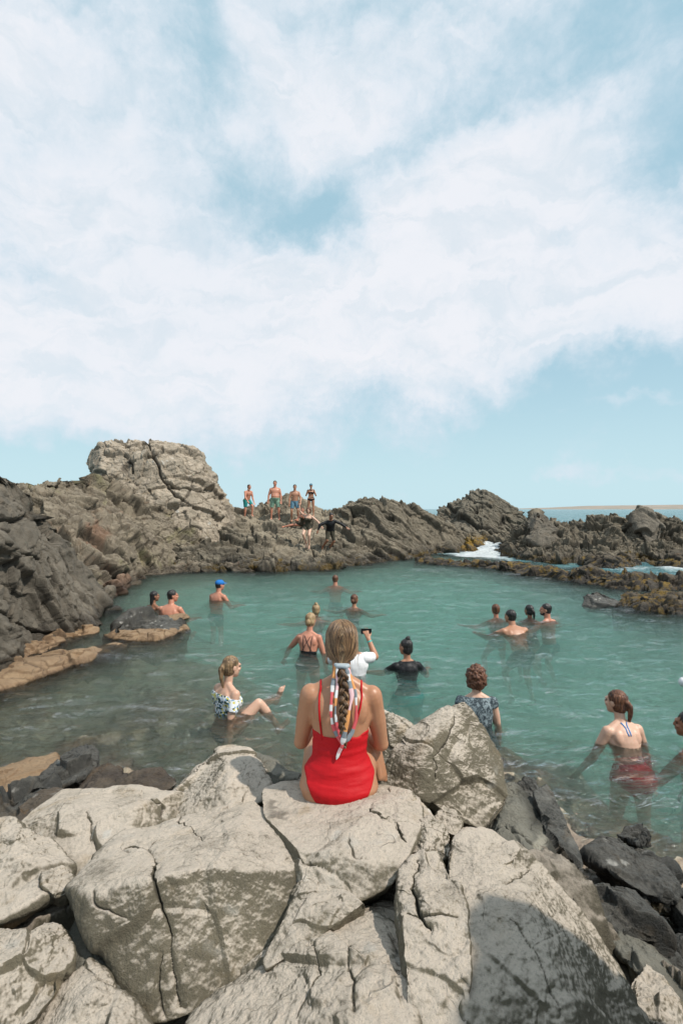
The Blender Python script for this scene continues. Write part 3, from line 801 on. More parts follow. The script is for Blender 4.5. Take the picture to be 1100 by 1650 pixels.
ridge('rock_ridge', 'long grey brown rock ridge across the back of the pool where people stand and jump',
      [(282, [(922, 18.3), (895, 19.5), (868, 21.0), (850, 22)]), (330, [(919, 18.6), (885, 20.0), (855, 21.8), (836, 23.5)]),
       (365, [(918, 18.9), (885, 20.2), (850, 22.5), (818, 25.2)]), (390, [(919, 18.8), (885, 20.3), (848, 23), (822, 25.2), (819, 25.8)]),
       (425, [(921, 18.6), (885, 20.4), (848, 23.3), (822, 25.2), (812, 26.5)]), (445, [(920, 18.7), (885, 20.6), (850, 23.2), (822, 25.2), (799, 27)]),
       (460, [(919, 18.8), (885, 20.8), (850, 23.2), (832, 25.0), (795, 27)]), (480, [(918, 18.9), (885, 21), (850, 23.2), (832, 25.0), (799, 27)]),
       (500, [(917, 19.1), (885, 21), (852, 23.2), (832, 25.2), (812, 27)]), (520, [(916, 19.3), (885, 21.1), (855, 23.2), (835, 25.2), (822, 26.8)]),
       (540, [(914, 19.7), (884, 21.4), (850, 23.8), (820, 26)]), (560, [(911, 20.3), (880, 21.8), (845, 24), (812, 26)]),
       (580, [(909, 20.8), (878, 22.2), (840, 24.4), (804, 26)]), (610, [(906, 21.5), (875, 23), (838, 24.8), (803, 26.4)]),
       (640, [(903, 22.4), (873, 23.8), (838, 25.4), (806, 26.8)]), (662, [(899, 23.5), (872, 24.6), (840, 26), (812, 27.2)]),
       (682, [(896, 24.5), (874, 25.4), (848, 26.6), (822, 28)]), (705, [(892, 25.8), (875, 26.6), (855, 27.5), (833, 28.6)]),
       (730, [(888, 27.3), (876, 27.9), (860, 28.6), (845, 29.4)]), (752, [(885, 28.6), (878, 29), (870, 29.4), (862, 29.8)])],
      RIDGE, 1150, 360, amp=0.36, cell=1.5, back=3, seed=41, A=D1, fine=1.0,
      toneF=lambda x, y, V: -0.75 * ss(fbm(V * 1.3, 3, 8), -0.5, 0.4) * ss(x, 375, 405) * ss(x, 580, 520) * ss(y, 905, 870) + 0.5 * ss(vnoise(V * 0.5, 3), 0.0, 0.5) * ss(x, 480, 380) * ss(y, 845, 875))
ridge('peaked_rock', 'pointed dark rock with a pale bird-whitened tip and golden weed at its foot',
      [(672, [(880, 28), (860, 30.5), (838, 32.5)]), (705, [(884, 28.5), (860, 30.8), (830, 33)]), (722, [(886, 28.2), (855, 31), (814, 33.5)]),
       (745, [(888, 27.8), (850, 31), (803, 33.8)]), (765, [(887, 28.0), (845, 31.2), (791, 34)]), (778, [(886, 28.5), (842, 31.4), (787, 34)]),
       (792, [(883, 29.5), (842, 31.8), (796, 34)]), (812, [(880, 30.8), (845, 32.5), (807, 34)]), (835, [(876, 32.6), (850, 33.3), (822, 34.4)]),
       (850, [(872, 34), (855, 34.2), (835, 34.8)]), (866, [(866, 36), (860, 36.2), (852, 36.5)])],
      PEAK, 560, 330, amp=0.40, cell=1.5, back=3, seed=59, A=D1)
ridge('jagged_rocks', 'jagged dark rocks leaning left along the right side of the channel',
      [(806, [(889, 26.8), (884, 27.2), (878, 27.8)]), (825, [(896, 24.6), (884, 26), (862, 27.6)]), (845, [(901, 23.1), (880, 24.8), (846, 27.2)]),
       (864, [(904, 22.2), (870, 25), (827, 27.2)]), (880, [(906, 21.8), (870, 24.8), (840, 27)]), (900, [(907, 21.5), (872, 24.4), (838, 26.8)]),
       (925, [(908, 21.2), (876, 24.2), (850, 26.6)]), (945, [(908, 21.2), (870, 24.2), (838, 26.4)]), (965, [(908, 21.2), (868, 24.0), (829, 26.2)]),
       (990, [(906, 21.7), (866, 24.2), (828, 26)]), (1005, [(905, 22), (870, 24.2), (839, 26)]), (1022, [(904, 22.2), (866, 24), (830, 25.8)]),
       (1035, [(904, 22.2), (866, 24), (824, 25.8)]), (1062, [(905, 22), (868, 24), (829, 25.8)]), (1082, [(906, 21.8), (868, 24), (834, 25.8)]),
       (1105, [(907, 21.5), (870, 24), (840, 25.8)]), (1180, [(909, 21), (870, 23.6), (836, 25.6)]), (1350, [(915, 19.6), (872, 22), (838, 24)])],
      RIDGE, 900, 330, amp=0.42, cell=1.0, back=3, seed=71, A=D1, fine=1.3, spike=0.15)
boulder('leaning_slab', 'tall tilted dark slab rising above the jagged rocks at right',
        [(1018, 826, 24.6), (1028, 817, 24.6), (1036, 820, 24.7), (1050, 838, 24.4), (1066, 850, 24.0), (1062, 872, 23.4), (1048, 884, 23.2), (1034, 862, 23.6), (1022, 846, 24.2)],
        CLIFF, N=90, p=30, push=0.9, rel=1.7, cat='rock slab', group=None)
boulder('boulder', 'angular dark block with a flat top at the left end of the jagged rocks',
        [(850, 846, 25.6), (862, 824, 25.6), (880, 832, 25.6), (898, 852, 25), (905, 872, 24.2), (870, 880, 23.8), (848, 868, 24.4)],
        CLIFF, N=90, p=30, push=0.9, rel=1.9, cat='rock', group=None)

def reef(name, label, cols, mat, amp=0.07, cell=0.5, seed=1, group='low reefs closing the pool', nu=420, nv=110):
    """low half-drowned rock: columns of (px, front water line py, crest height, width)"""
    pr = []
    for px, py, h, wd in cols:
        Yf = F * CZ / (py - 820)
        x0 = (px - 550) / F
        pr.append([(x0 * Yf, Yf - .08, -0.5), (x0 * Yf, Yf, 0.0), (x0 * (Yf + wd * .25), Yf + wd * .25, h * .8), (x0 * (Yf + wd * .5), Yf + wd * .5, h),
                   (x0 * (Yf + wd * .8), Yf + wd * .8, h * .7), (x0 * (Yf + wd), Yf + wd, 0), (x0 * (Yf + wd), Yf + wd + .1, -0.5)])
    pr = np.array(pr); pxs = np.array([c[0] for c in cols], float)
    uu = np.linspace(pxs[0], pxs[-1], nu); vv = np.linspace(0, 6, nv)
    G = np.stack([[np.interp(uu, pxs, pr[:, j, i]) for j in range(7)] for i in range(3)], -1).transpose(1, 0, 2)
    j0 = np.minimum(vv.astype(int), 5); ff = (vv - j0)[None, :, None]
    G = G[:, j0] * (1 - ff) + G[:, j0 + 1] * ff
    V = G.reshape(-1, 3).copy()
    N = grid_normals(G).reshape(-1, 3)
    if N[nv // 2, 2] < 0: N = -N
    h0, g0 = blocky(V, cell, seed, amp * 1.5, 0.9, 0.4, 0.08, D2); h1, g1 = blocky(V, cell * .4, seed + 1, amp * .9, 0.9, 0.4, 0.08, D2)
    h2 = amp * 0.8 * fbm(V / cell * 1.3, 5, seed + 2) + amp * 1.3 * fbm(V / cell * 0.35, 2, seed + 3)
    flip = np.cross(G[1, 2] - G[0, 2], G[0, 3] - G[0, 2])[2] < 0
    V = V + N * (h0 + h1 + h2)[:, None]
    o = mesh_obj(name, V, grid_faces(nu, nv, flip), mat, attrs={'cav': np.clip(g0 * .8 + g1 * .5, 0, 1), 'tone': np.zeros(len(V))})
    return tag(o, label, 'reef rock', group)

reef('reef', 'thin weedy reef line crossing the mouth of the channel below the pointed rock',
     [(668, 906, .03, .6), (690, 908, .22, 1.0), (715, 910, .20, 1.0), (750, 912, .16, .9), (800, 916, .14, .8), (840, 921, .10, .8), (866, 922, .05, .6)], REEF, 0.10, 0.7, 3)
reef('reef', 'rounded dark stone and golden weed bank in the middle of the long reef',
     [(800, 917, .02, .5), (808, 921, .30, 1.0), (828, 924, .30, 1.0), (850, 928, .14, 1.1), (880, 932, .22, 1.2), (905, 935, .30, 1.3), (930, 938, .12, 1.1), (948, 938, .04, .6)], REEF, 0.10, 0.6, 8)
reef('reef', 'wide black and gold reef rocks at the right end of the long reef',
     [(925, 938, .02, .6), (945, 942, .20, 1.2), (975, 947, .34, 1.3), (1005, 950, .30, 1.4), (1030, 950, .32, 1.5), (1060, 952, .26, 1.5), (1095, 950, .22, 1.3), (1180, 950, .25, 1.4)], REEF, 0.11, 0.5, 13)
reef('reef', 'golden weed covered rocks awash at the foot of the jagged rocks',
     [(935, 908, .02, .5), (955, 914, .30, 1.2), (990, 916, .42, 1.4), (1010, 913, .30, 1.2), (1030, 909, .04, .6)], REEF, 0.10, 0.6, 19)
reef('reef', 'golden weed rocks below the leaning slab at right',
     [(1040, 908, .04, .5), (1060, 913, .28, 1.2), (1100, 914, .40, 1.4), (1180, 915, .4, 1.4)], REEF, 0.10, 0.6, 23)
boulder('boulder', 'dark pointed rock sticking out of the water in front of the long reef',
        [(937, 977, 11.9), (945, 960, 12.2), (958, 950, 12.4), (972, 955, 12.3), (988, 968, 12.1), (1002, 978, 11.9), (975, 984, 11.6), (950, 984, 11.6)],
        ROCK_WET, N=90, p=22, push=0.35, cat='rock', group='low reefs closing the pool')
reef('reef', 'small brown rock tail beside the dark pointed rock',
     [(985, 979, .04, .5), (1002, 980, .16, .7), (1018, 979, .10, .6), (1030, 977, .02, .3)], REEF, 0.06, 0.3, 27, nu=200, nv=80)
reef('reef', 'nearest low brown reef slab with layered ledges at right',
     [(1004, 975, .04, .5), (1020, 981, .16, 1.0), (1045, 984, .26, 1.2), (1075, 989, .22, 1.2), (1105, 994, .18, 1.1), (1200, 1000, .18, 1.1)], REEF, 0.09, 0.4, 31)
reef('reef', 'thin golden weed bar between the two right reefs',
     [(1032, 958, .02, .4), (1050, 961, .12, .7), (1075, 963, .10, .7), (1092, 964, .02, .4)], REEF, 0.05, 0.3, 37, nu=200, nv=80)

# ledges on the left shore
reef('ledge', 'long smooth tan ledge lying along the water below the dark cliff',
     [(-160, 1190, .07, .8), (-60, 1140, .10, .95), (0, 1112, .10, .95), (60, 1092, .09, .9), (110, 1074, .08, .8), (150, 1060, .06, .6), (190, 1049, .04, .5), (205, 1044, .0, .2)],
     ROCK_TAN, 0.032, 0.5, 43, group=None)
reef('ledge', 'pale wet foot ledge at the base of the dark cliff',
     [(-60, 1100, .14, .8), (0, 1086, .15, .8), (60, 1056, .13, .8), (110, 1036, .12, .7), (150, 1022, .08, .5), (160, 1018, .01, .3)], ROCK_TAN, 0.05, 0.4, 47, group=None)
reef('ledge', 'whitish crusted ledge at the water below the olive slope',
     [(155, 990, .05, .6), (175, 968, .22, 1.2), (200, 950, .25, 1.4), (225, 934, .25, 1.4), (260, 926, .22, 1.2), (300, 922, .25, 1.2), (350, 921, .2, 1.0), (420, 923, .12, .8)],
     SLOPE, 0.10, 0.6, 53, group=None)
boulder('boulder', 'flat black wet rock with a tan rim lying in the pool at left',
        [(178, 1028, 9.0), (190, 1010, 9.6), (215, 1000, 10.0), (262, 998, 10.2), (285, 1005, 9.9), (286, 1018, 9.4), (250, 1028, 9.0), (215, 1033, 8.9)],
        ROCK_WET, N=110, p=10, push=0.35, cat='rock', group=None)
reef('ledge', 'tan rim of sandstone around the flat black rock in the pool',
     [(168, 1025, .01, .3), (185, 1029, .06, .5), (215, 1033, .07, .5), (250, 1031, .06, .5), (280, 1024, .04, .4), (300, 1016, .01, .3)], ROCK_TAN, 0.03, 0.4, 57, group=None, nu=220, nv=90)
boulder('boulder', 'small sunlit wet stone just behind the man seated low in the water',
        [(262, 1000, 10.4), (275, 990, 10.7), (298, 990, 10.7), (304, 996, 10.5), (290, 1001, 10.3)], ROCK_TAN, N=60, p=10, push=0.2, cat='rock', group=None)
# ------------------------------------------------------------------ boulders of the near shore
B = boulder
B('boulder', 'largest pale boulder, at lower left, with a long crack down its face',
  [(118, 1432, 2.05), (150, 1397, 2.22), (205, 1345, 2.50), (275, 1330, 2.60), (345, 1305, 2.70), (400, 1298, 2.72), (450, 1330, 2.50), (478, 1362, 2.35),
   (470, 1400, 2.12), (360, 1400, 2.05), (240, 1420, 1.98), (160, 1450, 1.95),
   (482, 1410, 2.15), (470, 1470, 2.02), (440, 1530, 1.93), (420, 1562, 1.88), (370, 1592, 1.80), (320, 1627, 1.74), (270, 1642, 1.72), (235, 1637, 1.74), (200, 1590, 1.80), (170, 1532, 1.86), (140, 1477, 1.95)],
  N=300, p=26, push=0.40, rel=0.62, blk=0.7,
  cracks=[([(243, 1372), (252, 1400), (256, 1450), (280, 1500), (275, 1540), (288, 1620)], 3.6, .022), ([(262, 1530), (255, 1580), (262, 1640)], 3, .014), ([(150, 1440), (170, 1470), (205, 1478)], 3, .010),
          ([(300, 1300), (290, 1335), (330, 1345)], 3, .01), ([(205, 1372), (245, 1375), (262, 1362)], 3, .012)])
B('boulder', 'flat-topped boulder at left behind the largest cracked boulder',
  [(35, 1322, 2.75), (68, 1292, 2.95), (102, 1271, 3.1), (130, 1269, 3.12), (240, 1277, 3.05), (292, 1283, 3.0), (285, 1310, 2.85), (215, 1318, 2.62), (110, 1302, 2.72),
   (205, 1347, 2.5), (150, 1387, 2.38), (118, 1420, 2.28), (88, 1405, 2.35), (60, 1370, 2.5)],
  N=220, p=22, push=0.45, rel=0.6, blk=.7, cracks=[([(225, 1288), (255, 1300), (262, 1330)], 2.5, .02), ([(138, 1300), (145, 1350), (150, 1390)], 2, .012)])
B('boulder', 'pointed boulder standing behind the largest cracked boulder, left of the woman in red',
  [(245, 1332, 2.9), (270, 1300, 3.05), (300, 1262, 3.2), (330, 1228, 3.3), (352, 1206, 3.35), (375, 1202, 3.35), (398, 1207, 3.3), (420, 1230, 3.2), (437, 1265, 3.0), (425, 1290, 2.85), (380, 1310, 2.7), (300, 1335, 2.75), (372, 1240, 3.05)],
  N=200, p=18, push=0.4, rel=0.7, cracks=[([(345, 1212), (320, 1240), (295, 1270)], 2, .015)])
B('boulder', 'small dark-sided rock tucked between the pointed boulder and the woman in red',
  [(402, 1222, 3.3), (412, 1213, 3.4), (425, 1215, 3.4), (450, 1232, 3.25), (478, 1246, 3.15), (480, 1262, 3.0), (452, 1266, 2.95), (425, 1250, 3.05)],
  ROCK_GREY, N=110, p=14, push=0.3, cracks=[([(415, 1235), (435, 1250), (470, 1262)], 4, .03)])
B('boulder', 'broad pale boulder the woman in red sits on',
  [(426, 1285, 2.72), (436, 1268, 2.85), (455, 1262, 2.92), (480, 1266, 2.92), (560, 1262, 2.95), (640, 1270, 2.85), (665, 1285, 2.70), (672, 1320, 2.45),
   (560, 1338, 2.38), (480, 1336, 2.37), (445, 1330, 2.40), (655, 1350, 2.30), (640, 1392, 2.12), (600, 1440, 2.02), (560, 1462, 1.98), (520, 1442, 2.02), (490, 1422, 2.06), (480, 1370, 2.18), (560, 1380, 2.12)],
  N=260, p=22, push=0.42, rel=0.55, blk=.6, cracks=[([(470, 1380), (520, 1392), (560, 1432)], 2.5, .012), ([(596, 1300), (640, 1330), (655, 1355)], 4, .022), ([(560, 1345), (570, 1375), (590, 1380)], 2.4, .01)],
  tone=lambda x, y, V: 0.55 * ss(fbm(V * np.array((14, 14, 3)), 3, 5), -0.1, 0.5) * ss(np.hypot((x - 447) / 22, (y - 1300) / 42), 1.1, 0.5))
B('boulder', 'rounded hump of rock at the right end of the seat boulder',
  [(585, 1330, 2.50), (600, 1292, 2.65), (625, 1275, 2.75), (655, 1275, 2.72), (690, 1300, 2.6), (705, 1318, 2.5), (690, 1335, 2.38), (640, 1355, 2.3), (600, 1352, 2.34), (640, 1310, 2.42)],
  N=150, p=12, push=0.3, rel=0.8)
B('boulder', 'narrow wedge of rock between the largest cracked boulder and the seat boulder',
  [(484, 1420, 2.06), (500, 1412, 2.08), (560, 1432, 2.0), (590, 1462, 1.95), (545, 1490, 1.88), (500, 1525, 1.82), (430, 1562, 1.76), (424, 1545, 1.80), (452, 1482, 1.94)],
  N=150, p=16, push=0.3, rel=0.6)
B('boulder', 'big sharp-crested boulder beside the woman in red',
  [(617, 1275, 2.95), (628, 1235, 3.08), (642, 1200, 3.15), (668, 1180, 3.22), (700, 1162, 3.28), (728, 1136, 3.34), (748, 1132, 3.34), (765, 1146, 3.30), (785, 1186, 3.22), (806, 1240, 3.1), (818, 1290, 2.95),
   (780, 1337, 2.72), (735, 1325, 2.74), (690, 1290, 2.78), (648, 1287, 2.85), (690, 1200, 2.98), (740, 1165, 3.18), (702, 1258, 2.85)],
  N=260, p=30, push=0.4, rel=0.62, cracks=[([(735, 1150), (728, 1180), (700, 1215), (702, 1258)], 3, .012)])
B('boulder', 'tall rock half hidden behind the woman in red and the sharp-crested boulder',
  [(590, 1250, 3.5), (592, 1200, 3.6), (600, 1165, 3.7), (617, 1143, 3.75), (640, 1155, 3.7), (665, 1172, 3.6), (675, 1190, 3.5), (655, 1240, 3.35), (620, 1272, 3.3)],
  N=140, p=16, push=0.35, rel=0.8)
B('boulder', 'slim dark fin of rock wedged beside the huge sloping slab',
  [(862, 1280, 3.0), (880, 1268, 3.08), (893, 1285, 3.0), (920, 1345, 2.8), (933, 1395, 2.62), (925, 1425, 2.5), (905, 1390, 2.55), (880, 1330, 2.75)],
  ROCK_WET, N=120, p=18, push=0.3, rel=0.8)
B('boulder', 'dark wet boulder streaked white, above the huge sloping slab',
  [(778, 1335, 2.85), (795, 1300, 3.0), (812, 1262, 3.1), (830, 1258, 3.12), (858, 1282, 3.05), (880, 1320, 2.9), (905, 1365, 2.72), (925, 1402, 2.55), (920, 1425, 2.42), (880, 1405, 2.42), (840, 1372, 2.5), (800, 1350, 2.65), (850, 1320, 2.82)],
  ROCK_GREY, N=210, p=22, push=0.4, rel=0.8,
  tone=lambda x, y, V: 0.85 * ss(x - 0.35 * (y - 1300), 838, 862) - 1.6 * ss(np.abs(x + 8 * fbm(V * 9, 3, 4) - 872), 14, 3) * ss(y, 1320, 1350),
  cracks=[([(868, 1300), (862, 1325), (878, 1338)], 2, .012), ([(790, 1335), (815, 1320), (850, 1345), (890, 1398)], 2.5, .014)])
B('boulder', 'small pointed dark stone above the wet streaked boulder',
  [(836, 1268, 3.2), (848, 1256, 3.28), (860, 1258, 3.28), (868, 1275, 3.2), (862, 1290, 3.1), (845, 1288, 3.1)], ROCK_WET, N=70, p=14, push=0.2)
B('boulder', 'small domed boulder between the seat boulder and the huge sloping slab',
  [(646, 1392, 2.2), (655, 1350, 2.34), (668, 1328, 2.42), (690, 1314, 2.46), (712, 1322, 2.42), (728, 1345, 2.34), (728, 1380, 2.22), (700, 1392, 2.12), (665, 1400, 2.12), (690, 1350, 2.26)],
  N=150, p=12, push=0.3)
B('boulder', 'fist-like stone jammed below the sharp-crested boulder',
  [(700, 1318, 2.62), (715, 1302, 2.7), (735, 1308, 2.66), (745, 1328, 2.58), (738, 1348, 2.48), (715, 1340, 2.5)], N=90, p=10, push=0.22)
# the large right-hand slab in the shade of the boulder added out of view
B('boulder', 'huge sloping slab filling the lower right corner, half in shade',
  [(718, 1392, 2.10), (728, 1362, 2.22), (750, 1342, 2.30), (782, 1340, 2.30), (820, 1366, 2.22), (862, 1396, 2.12), (905, 1440, 2.02), (935, 1472, 1.96), (962, 1510, 1.90), (988, 1548, 1.84), (1012, 1590, 1.78), (1030, 1650, 1.70),
   (1050, 1760, 1.55), (850, 1470, 1.80), (800, 1430, 1.92), (905, 1590, 1.60), (760, 1720, 1.42), (748, 1600, 1.56), (742, 1480, 1.80), (950, 1760, 1.42)],
  N=320, p=22, push=0.45, rel=0.7, blk=.8,
  cracks=[([(860, 1395), (840, 1402), (815, 1410)], 3, .018), ([(955, 1500), (965, 1540), (985, 1590)], 2.2, .010), ([(820, 1470), (880, 1560), (900, 1640)], 2, .007)])
B('boulder', 'upright block with a split top at bottom centre, left of the huge slab',
  [(640, 1440, 1.92), (646, 1400, 2.06), (668, 1380, 2.14), (700, 1376, 2.14), (722, 1400, 2.04), (742, 1450, 1.86), (748, 1520, 1.68), (752, 1600, 1.54), (755, 1740, 1.38), (655, 1740, 1.38), (652, 1600, 1.54), (650, 1500, 1.72), (690, 1460, 1.80)],
  N=220, p=16, push=0.4, rel=0.8, cracks=[([(672, 1385), (662, 1430), (672, 1470), (690, 1500)], 4, .03), ([(655, 1465), (690, 1475), (735, 1470)], 3, .02)])
B('boulder', 'wide mottled boulder at the bottom edge below the wedge of rock',
  [(300, 1660, 1.66), (335, 1622, 1.76), (385, 1592, 1.84), (430, 1562, 1.90), (500, 1502, 2.0), (542, 1470, 2.06), (592, 1482, 2.0), (612, 1512, 1.92), (655, 1518, 1.86), (660, 1600, 1.60), (664, 1750, 1.36), (500, 1750, 1.36), (320, 1750, 1.46), (560, 1560, 1.76), (450, 1610, 1.68)],
  N=260, p=16, push=0.4, rel=0.9, cracks=[([(560, 1525), (566, 1560), (580, 1590), (575, 1650)], 3, .016), ([(640, 1510), (640, 1560), (655, 1640)], 3, .015), ([(500, 1530), (520, 1570), (480, 1650)], 3, .012)])
B('boulder', 'small smooth boulder in front of the dark pool gap at centre',
  [(555, 1480, 2.02), (568, 1462, 2.1), (600, 1452, 2.12), (632, 1452, 2.1), (650, 1475, 2.02), (652, 1505, 1.92), (620, 1516, 1.88), (580, 1512, 1.9)], N=110, p=12, push=0.25)
B('boulder', 'pale mottled boulder at the left edge of the photo, middle of three',
  [(-120, 1380, 2.4), (-60, 1345, 2.55), (0, 1322, 2.62), (22, 1320, 2.62), (48, 1345, 2.52), (75, 1352, 2.45), (95, 1372, 2.36), (112, 1398, 2.26), (115, 1425, 2.18), (80, 1440, 2.08), (0, 1482, 1.95), (-100, 1520, 1.9), (30, 1385, 2.25)],
  N=210, p=14, push=0.4, rel=0.9)
B('boulder', 'knob of stone beside the left end of the largest cracked boulder',
  [(70, 1402, 2.2), (85, 1390, 2.26), (105, 1392, 2.24), (118, 1412, 2.16), (115, 1436, 2.08), (90, 1445, 2.04), (70, 1430, 2.08)], N=90, p=10, push=0.22)
B('boulder', 'low wet stone crusted with salt, lowest of three at the left edge',
  [(-120, 1560, 1.80), (-40, 1512, 1.92), (20, 1490, 1.98), (75, 1482, 2.0), (105, 1498, 1.94), (118, 1540, 1.84), (100, 1590, 1.72), (50, 1650, 1.60), (-40, 1700, 1.5), (-120, 1700, 1.5), (40, 1530, 1.80)],
  N=200, p=14, push=0.35, rel=1.1)
B('boulder', 'small pointed boulder at the bottom left corner',
  [(20, 1700, 1.62), (70, 1630, 1.70), (120, 1572, 1.80), (145, 1550, 1.84), (168, 1562, 1.82), (205, 1610, 1.72), (250, 1660, 1.64), (260, 1730, 1.52), (60, 1730, 1.5), (150, 1600, 1.70)],
  N=170, p=16, push=0.35, rel=0.8)
B('boulder', 'narrow dark grey stone wedged left of the largest cracked boulder',
  [(112, 1500, 2.0), (122, 1478, 2.06), (140, 1480, 2.04), (165, 1530, 1.92), (192, 1588, 1.80), (185, 1600, 1.76), (150, 1565, 1.82), (118, 1560, 1.84)], ROCK_GREY, N=100, p=12, push=0.3)
B('boulder', 'flat shadowed grey stone in the hollow at the left edge',
  [(-60, 1490, 2.2), (30, 1450, 2.3), (100, 1440, 2.3), (125, 1470, 2.2), (118, 1500, 2.1), (60, 1500, 2.1), (-50, 1530, 2.05)], ROCK_GREY, N=110, p=10, push=0.25)
# wet rocks by the water, right
B('boulder', 'black wet faceted rock beside the huge slab at the right',
  [(948, 1452, 2.55), (965, 1432, 2.64), (990, 1420, 2.7), (1012, 1428, 2.68), (1040, 1455, 2.58), (1062, 1492, 2.45), (1060, 1515, 2.36), (1000, 1508, 2.34), (975, 1490, 2.36), (995, 1455, 2.48)], ROCK_WET, N=150, p=24, push=0.35)
B('boulder', 'long rounded dark wet rock lying right of the black faceted one',
  [(950, 1380, 3.0), (975, 1360, 3.1), (1010, 1358, 3.12), (1050, 1372, 3.05), (1080, 1400, 2.95), (1092, 1430, 2.85), (1085, 1452, 2.75), (1040, 1440, 2.72), (990, 1410, 2.8)], ROCK_WET, N=150, p=12, push=0.32)
B('boulder', 'small black rock breaking the surface above the long rounded wet rock',
  [(995, 1345, 3.25), (1012, 1332, 3.32), (1040, 1334, 3.3), (1050, 1350, 3.2), (1025, 1360, 3.1)], ROCK_WET, N=70, p=12, push=0.2)
B('boulder', 'dark layered wet rock below the black faceted one at the right edge',
  [(985, 1520, 2.3), (1010, 1505, 2.36), (1050, 1520, 2.3), (1082, 1560, 2.18), (1105, 1600, 2.08), (1110, 1640, 1.98), (1070, 1620, 2.0), (1020, 1560, 2.1)], ROCK_GREY, N=140, p=16, push=0.35)
B('boulder', 'blue-black wet rock at the right edge of the photo',
  [(1060, 1530, 2.45), (1085, 1515, 2.5), (1130, 1520, 2.5), (1150, 1570, 2.3), (1120, 1590, 2.2), (1085, 1570, 2.25)], ROCK_WET, N=110, p=18, push=0.3)
B('boulder', 'pale streaked rock in the bottom right corner',
  [(1015, 1575, 2.0), (1040, 1552, 2.08), (1070, 1570, 2.02), (1105, 1620, 1.9), (1130, 1680, 1.8), (1110, 1740, 1.65), (1045, 1740, 1.62), (1025, 1640, 1.8)], N=150, p=14, push=0.35)
B('boulder', 'brown weedy rock at the right edge behind the long rounded wet rock',
  [(1085, 1455, 2.8), (1100, 1435, 2.9), (1160, 1440, 2.9), (1170, 1490, 2.65), (1110, 1490, 2.6)], ROCK_WET, N=80, p=12, push=0.3)
# wet rocks by the water, left
B('boulder', 'black rock with a glittering white barnacled face at the left shore',
  [(62, 1262, 3.9), (80, 1240, 4.05), (108, 1212, 4.25), (135, 1204, 4.3), (150, 1212, 4.25), (158, 1232, 4.05), (135, 1255, 3.85), (100, 1268, 3.75)], ROCK_WET, N=140, p=16, push=0.3)
B('boulder', 'olive brown weedy rock right of the barnacled black rock',
  [(120, 1275, 3.7), (150, 1238, 3.95), (175, 1228, 4.0), (200, 1240, 3.9), (205, 1262, 3.7), (170, 1282, 3.55)], WEEDY, N=120, p=14, push=0.25)
B('ledge', 'flat orange tan ledge at the left edge by the barnacled black rock',
  [(-80, 1290, 3.85), (-20, 1250, 4.1), (40, 1228, 4.3), (82, 1222, 4.35), (90, 1232, 4.2), (60, 1255, 3.95), (0, 1285, 3.75), (-60, 1320, 3.6)], ROCK_TAN, N=120, p=14, push=0.2)
B('boulder', 'dark slick stone in front of the flat tan ledge',
  [(-30, 1300, 3.4), (20, 1275, 3.55), (58, 1262, 3.6), (78, 1270, 3.55), (72, 1290, 3.4), (40, 1320, 3.2), (-20, 1340, 3.1)], ROCK_WET, N=120, p=14, push=0.25)
B('boulder', 'low rusty stone between the dark slick stone and the flat-topped boulder',
  [(30, 1300, 3.25), (60, 1278, 3.4), (85, 1268, 3.45), (105, 1268, 3.45), (90, 1290, 3.2), (50, 1322, 3.05)], WEEDY, N=90, p=14, push=0.2)
B('boulder', 'purple brown drowned rock in the shallows behind the flat-topped boulder',
  [(190, 1270, 3.62), (215, 1245, 3.75), (260, 1240, 3.8), (285, 1262, 3.65), (260, 1282, 3.5)], WEEDY, N=110, p=10, push=0.2)
# unseen boulder added outside the frame to cast the shadow across the huge slab
pts_ = [(1.15, .15, .2), (2.5, .0, .2), (2.3, 1.3, .2), (1.25, 1.38, .2), (1.15, .45, 1.8), (1.22, .95, 1.9), (1.62, 1.40, 2.5), (1.66, 1.42, 2.72), (1.36, .85, 2.35), (2.25, 1.15, 2.40), (2.15, .4, 2.2), (1.7, .5, 2.8)]
c, n, d = hull_planes([np.array(q) for q in pts_])
D, Fc = cube_sphere(120)
w = np.maximum(D @ n.T, 0) / d; r = (w ** 14).sum(1) ** (-1 / 14)
V = c + D * r[:, None]; V = V + D * (0.13 * fbm(V * 2.3, 5, 5) + blocky(V, .5, 9, .12)[0])[:, None]
tag(mesh_obj('boulder', V, Fc, ROCK, attrs={'cav': np.zeros(len(V)), 'tone': np.zeros(len(V))}),
    'tall boulder added unseen outside the right edge to shade the huge slab', 'boulder', 'boulders of the near shore')

# bedrock under the boulders
AP = np.concatenate(BPTS)
gx, gy = np.meshgrid(np.linspace(-2.6, 2.2, int(420 * Q)), np.linspace(0.7, 3.5, int(300 * Q)), indexing='ij')
x, y = gx.ravel(), gy.ravel(); num = 0; den = 0
for a in AP:
    wgt = 1 / ((x - a[0]) ** 2 + (y - a[1]) ** 2 + 0.004) ** 1.6
    num = num + wgt * a[2]; den = den + wgt
z = num / den - 0.14
edge = np.interp(x, [-2.6, -1.6, -1.0, -.4, .1, .5, 1.0, 1.3, 1.7, 2.2], [2.9, 2.95, 3.0, 3.1, 3.1, 3.15, 3.0, 2.6, 2.0, 1.5])
z = z - 0.9 * ss(y, edge - 0.45, edge + 0.05) - 0.35 * (y > edge)
p3 = np.stack([x, y, z], 1)
b1, g1 = blocky(p3, .35, 90, .10, .9, .3, .06); b2, g2 = blocky(p3, .13, 91, .035, .9, .3, .06)
z = z + b1 + b2 + 0.02 * fbm(p3 * 6, 4, 92)
o = mesh_obj('ground', np.stack([x, y, z], 1), grid_faces(gx.shape[0], gx.shape[1], False), ROCK, attrs={'cav': np.clip(g1 * .6, 0, 1), 'tone': 0.4 + 0 * z})
tag(o, kind='structure')
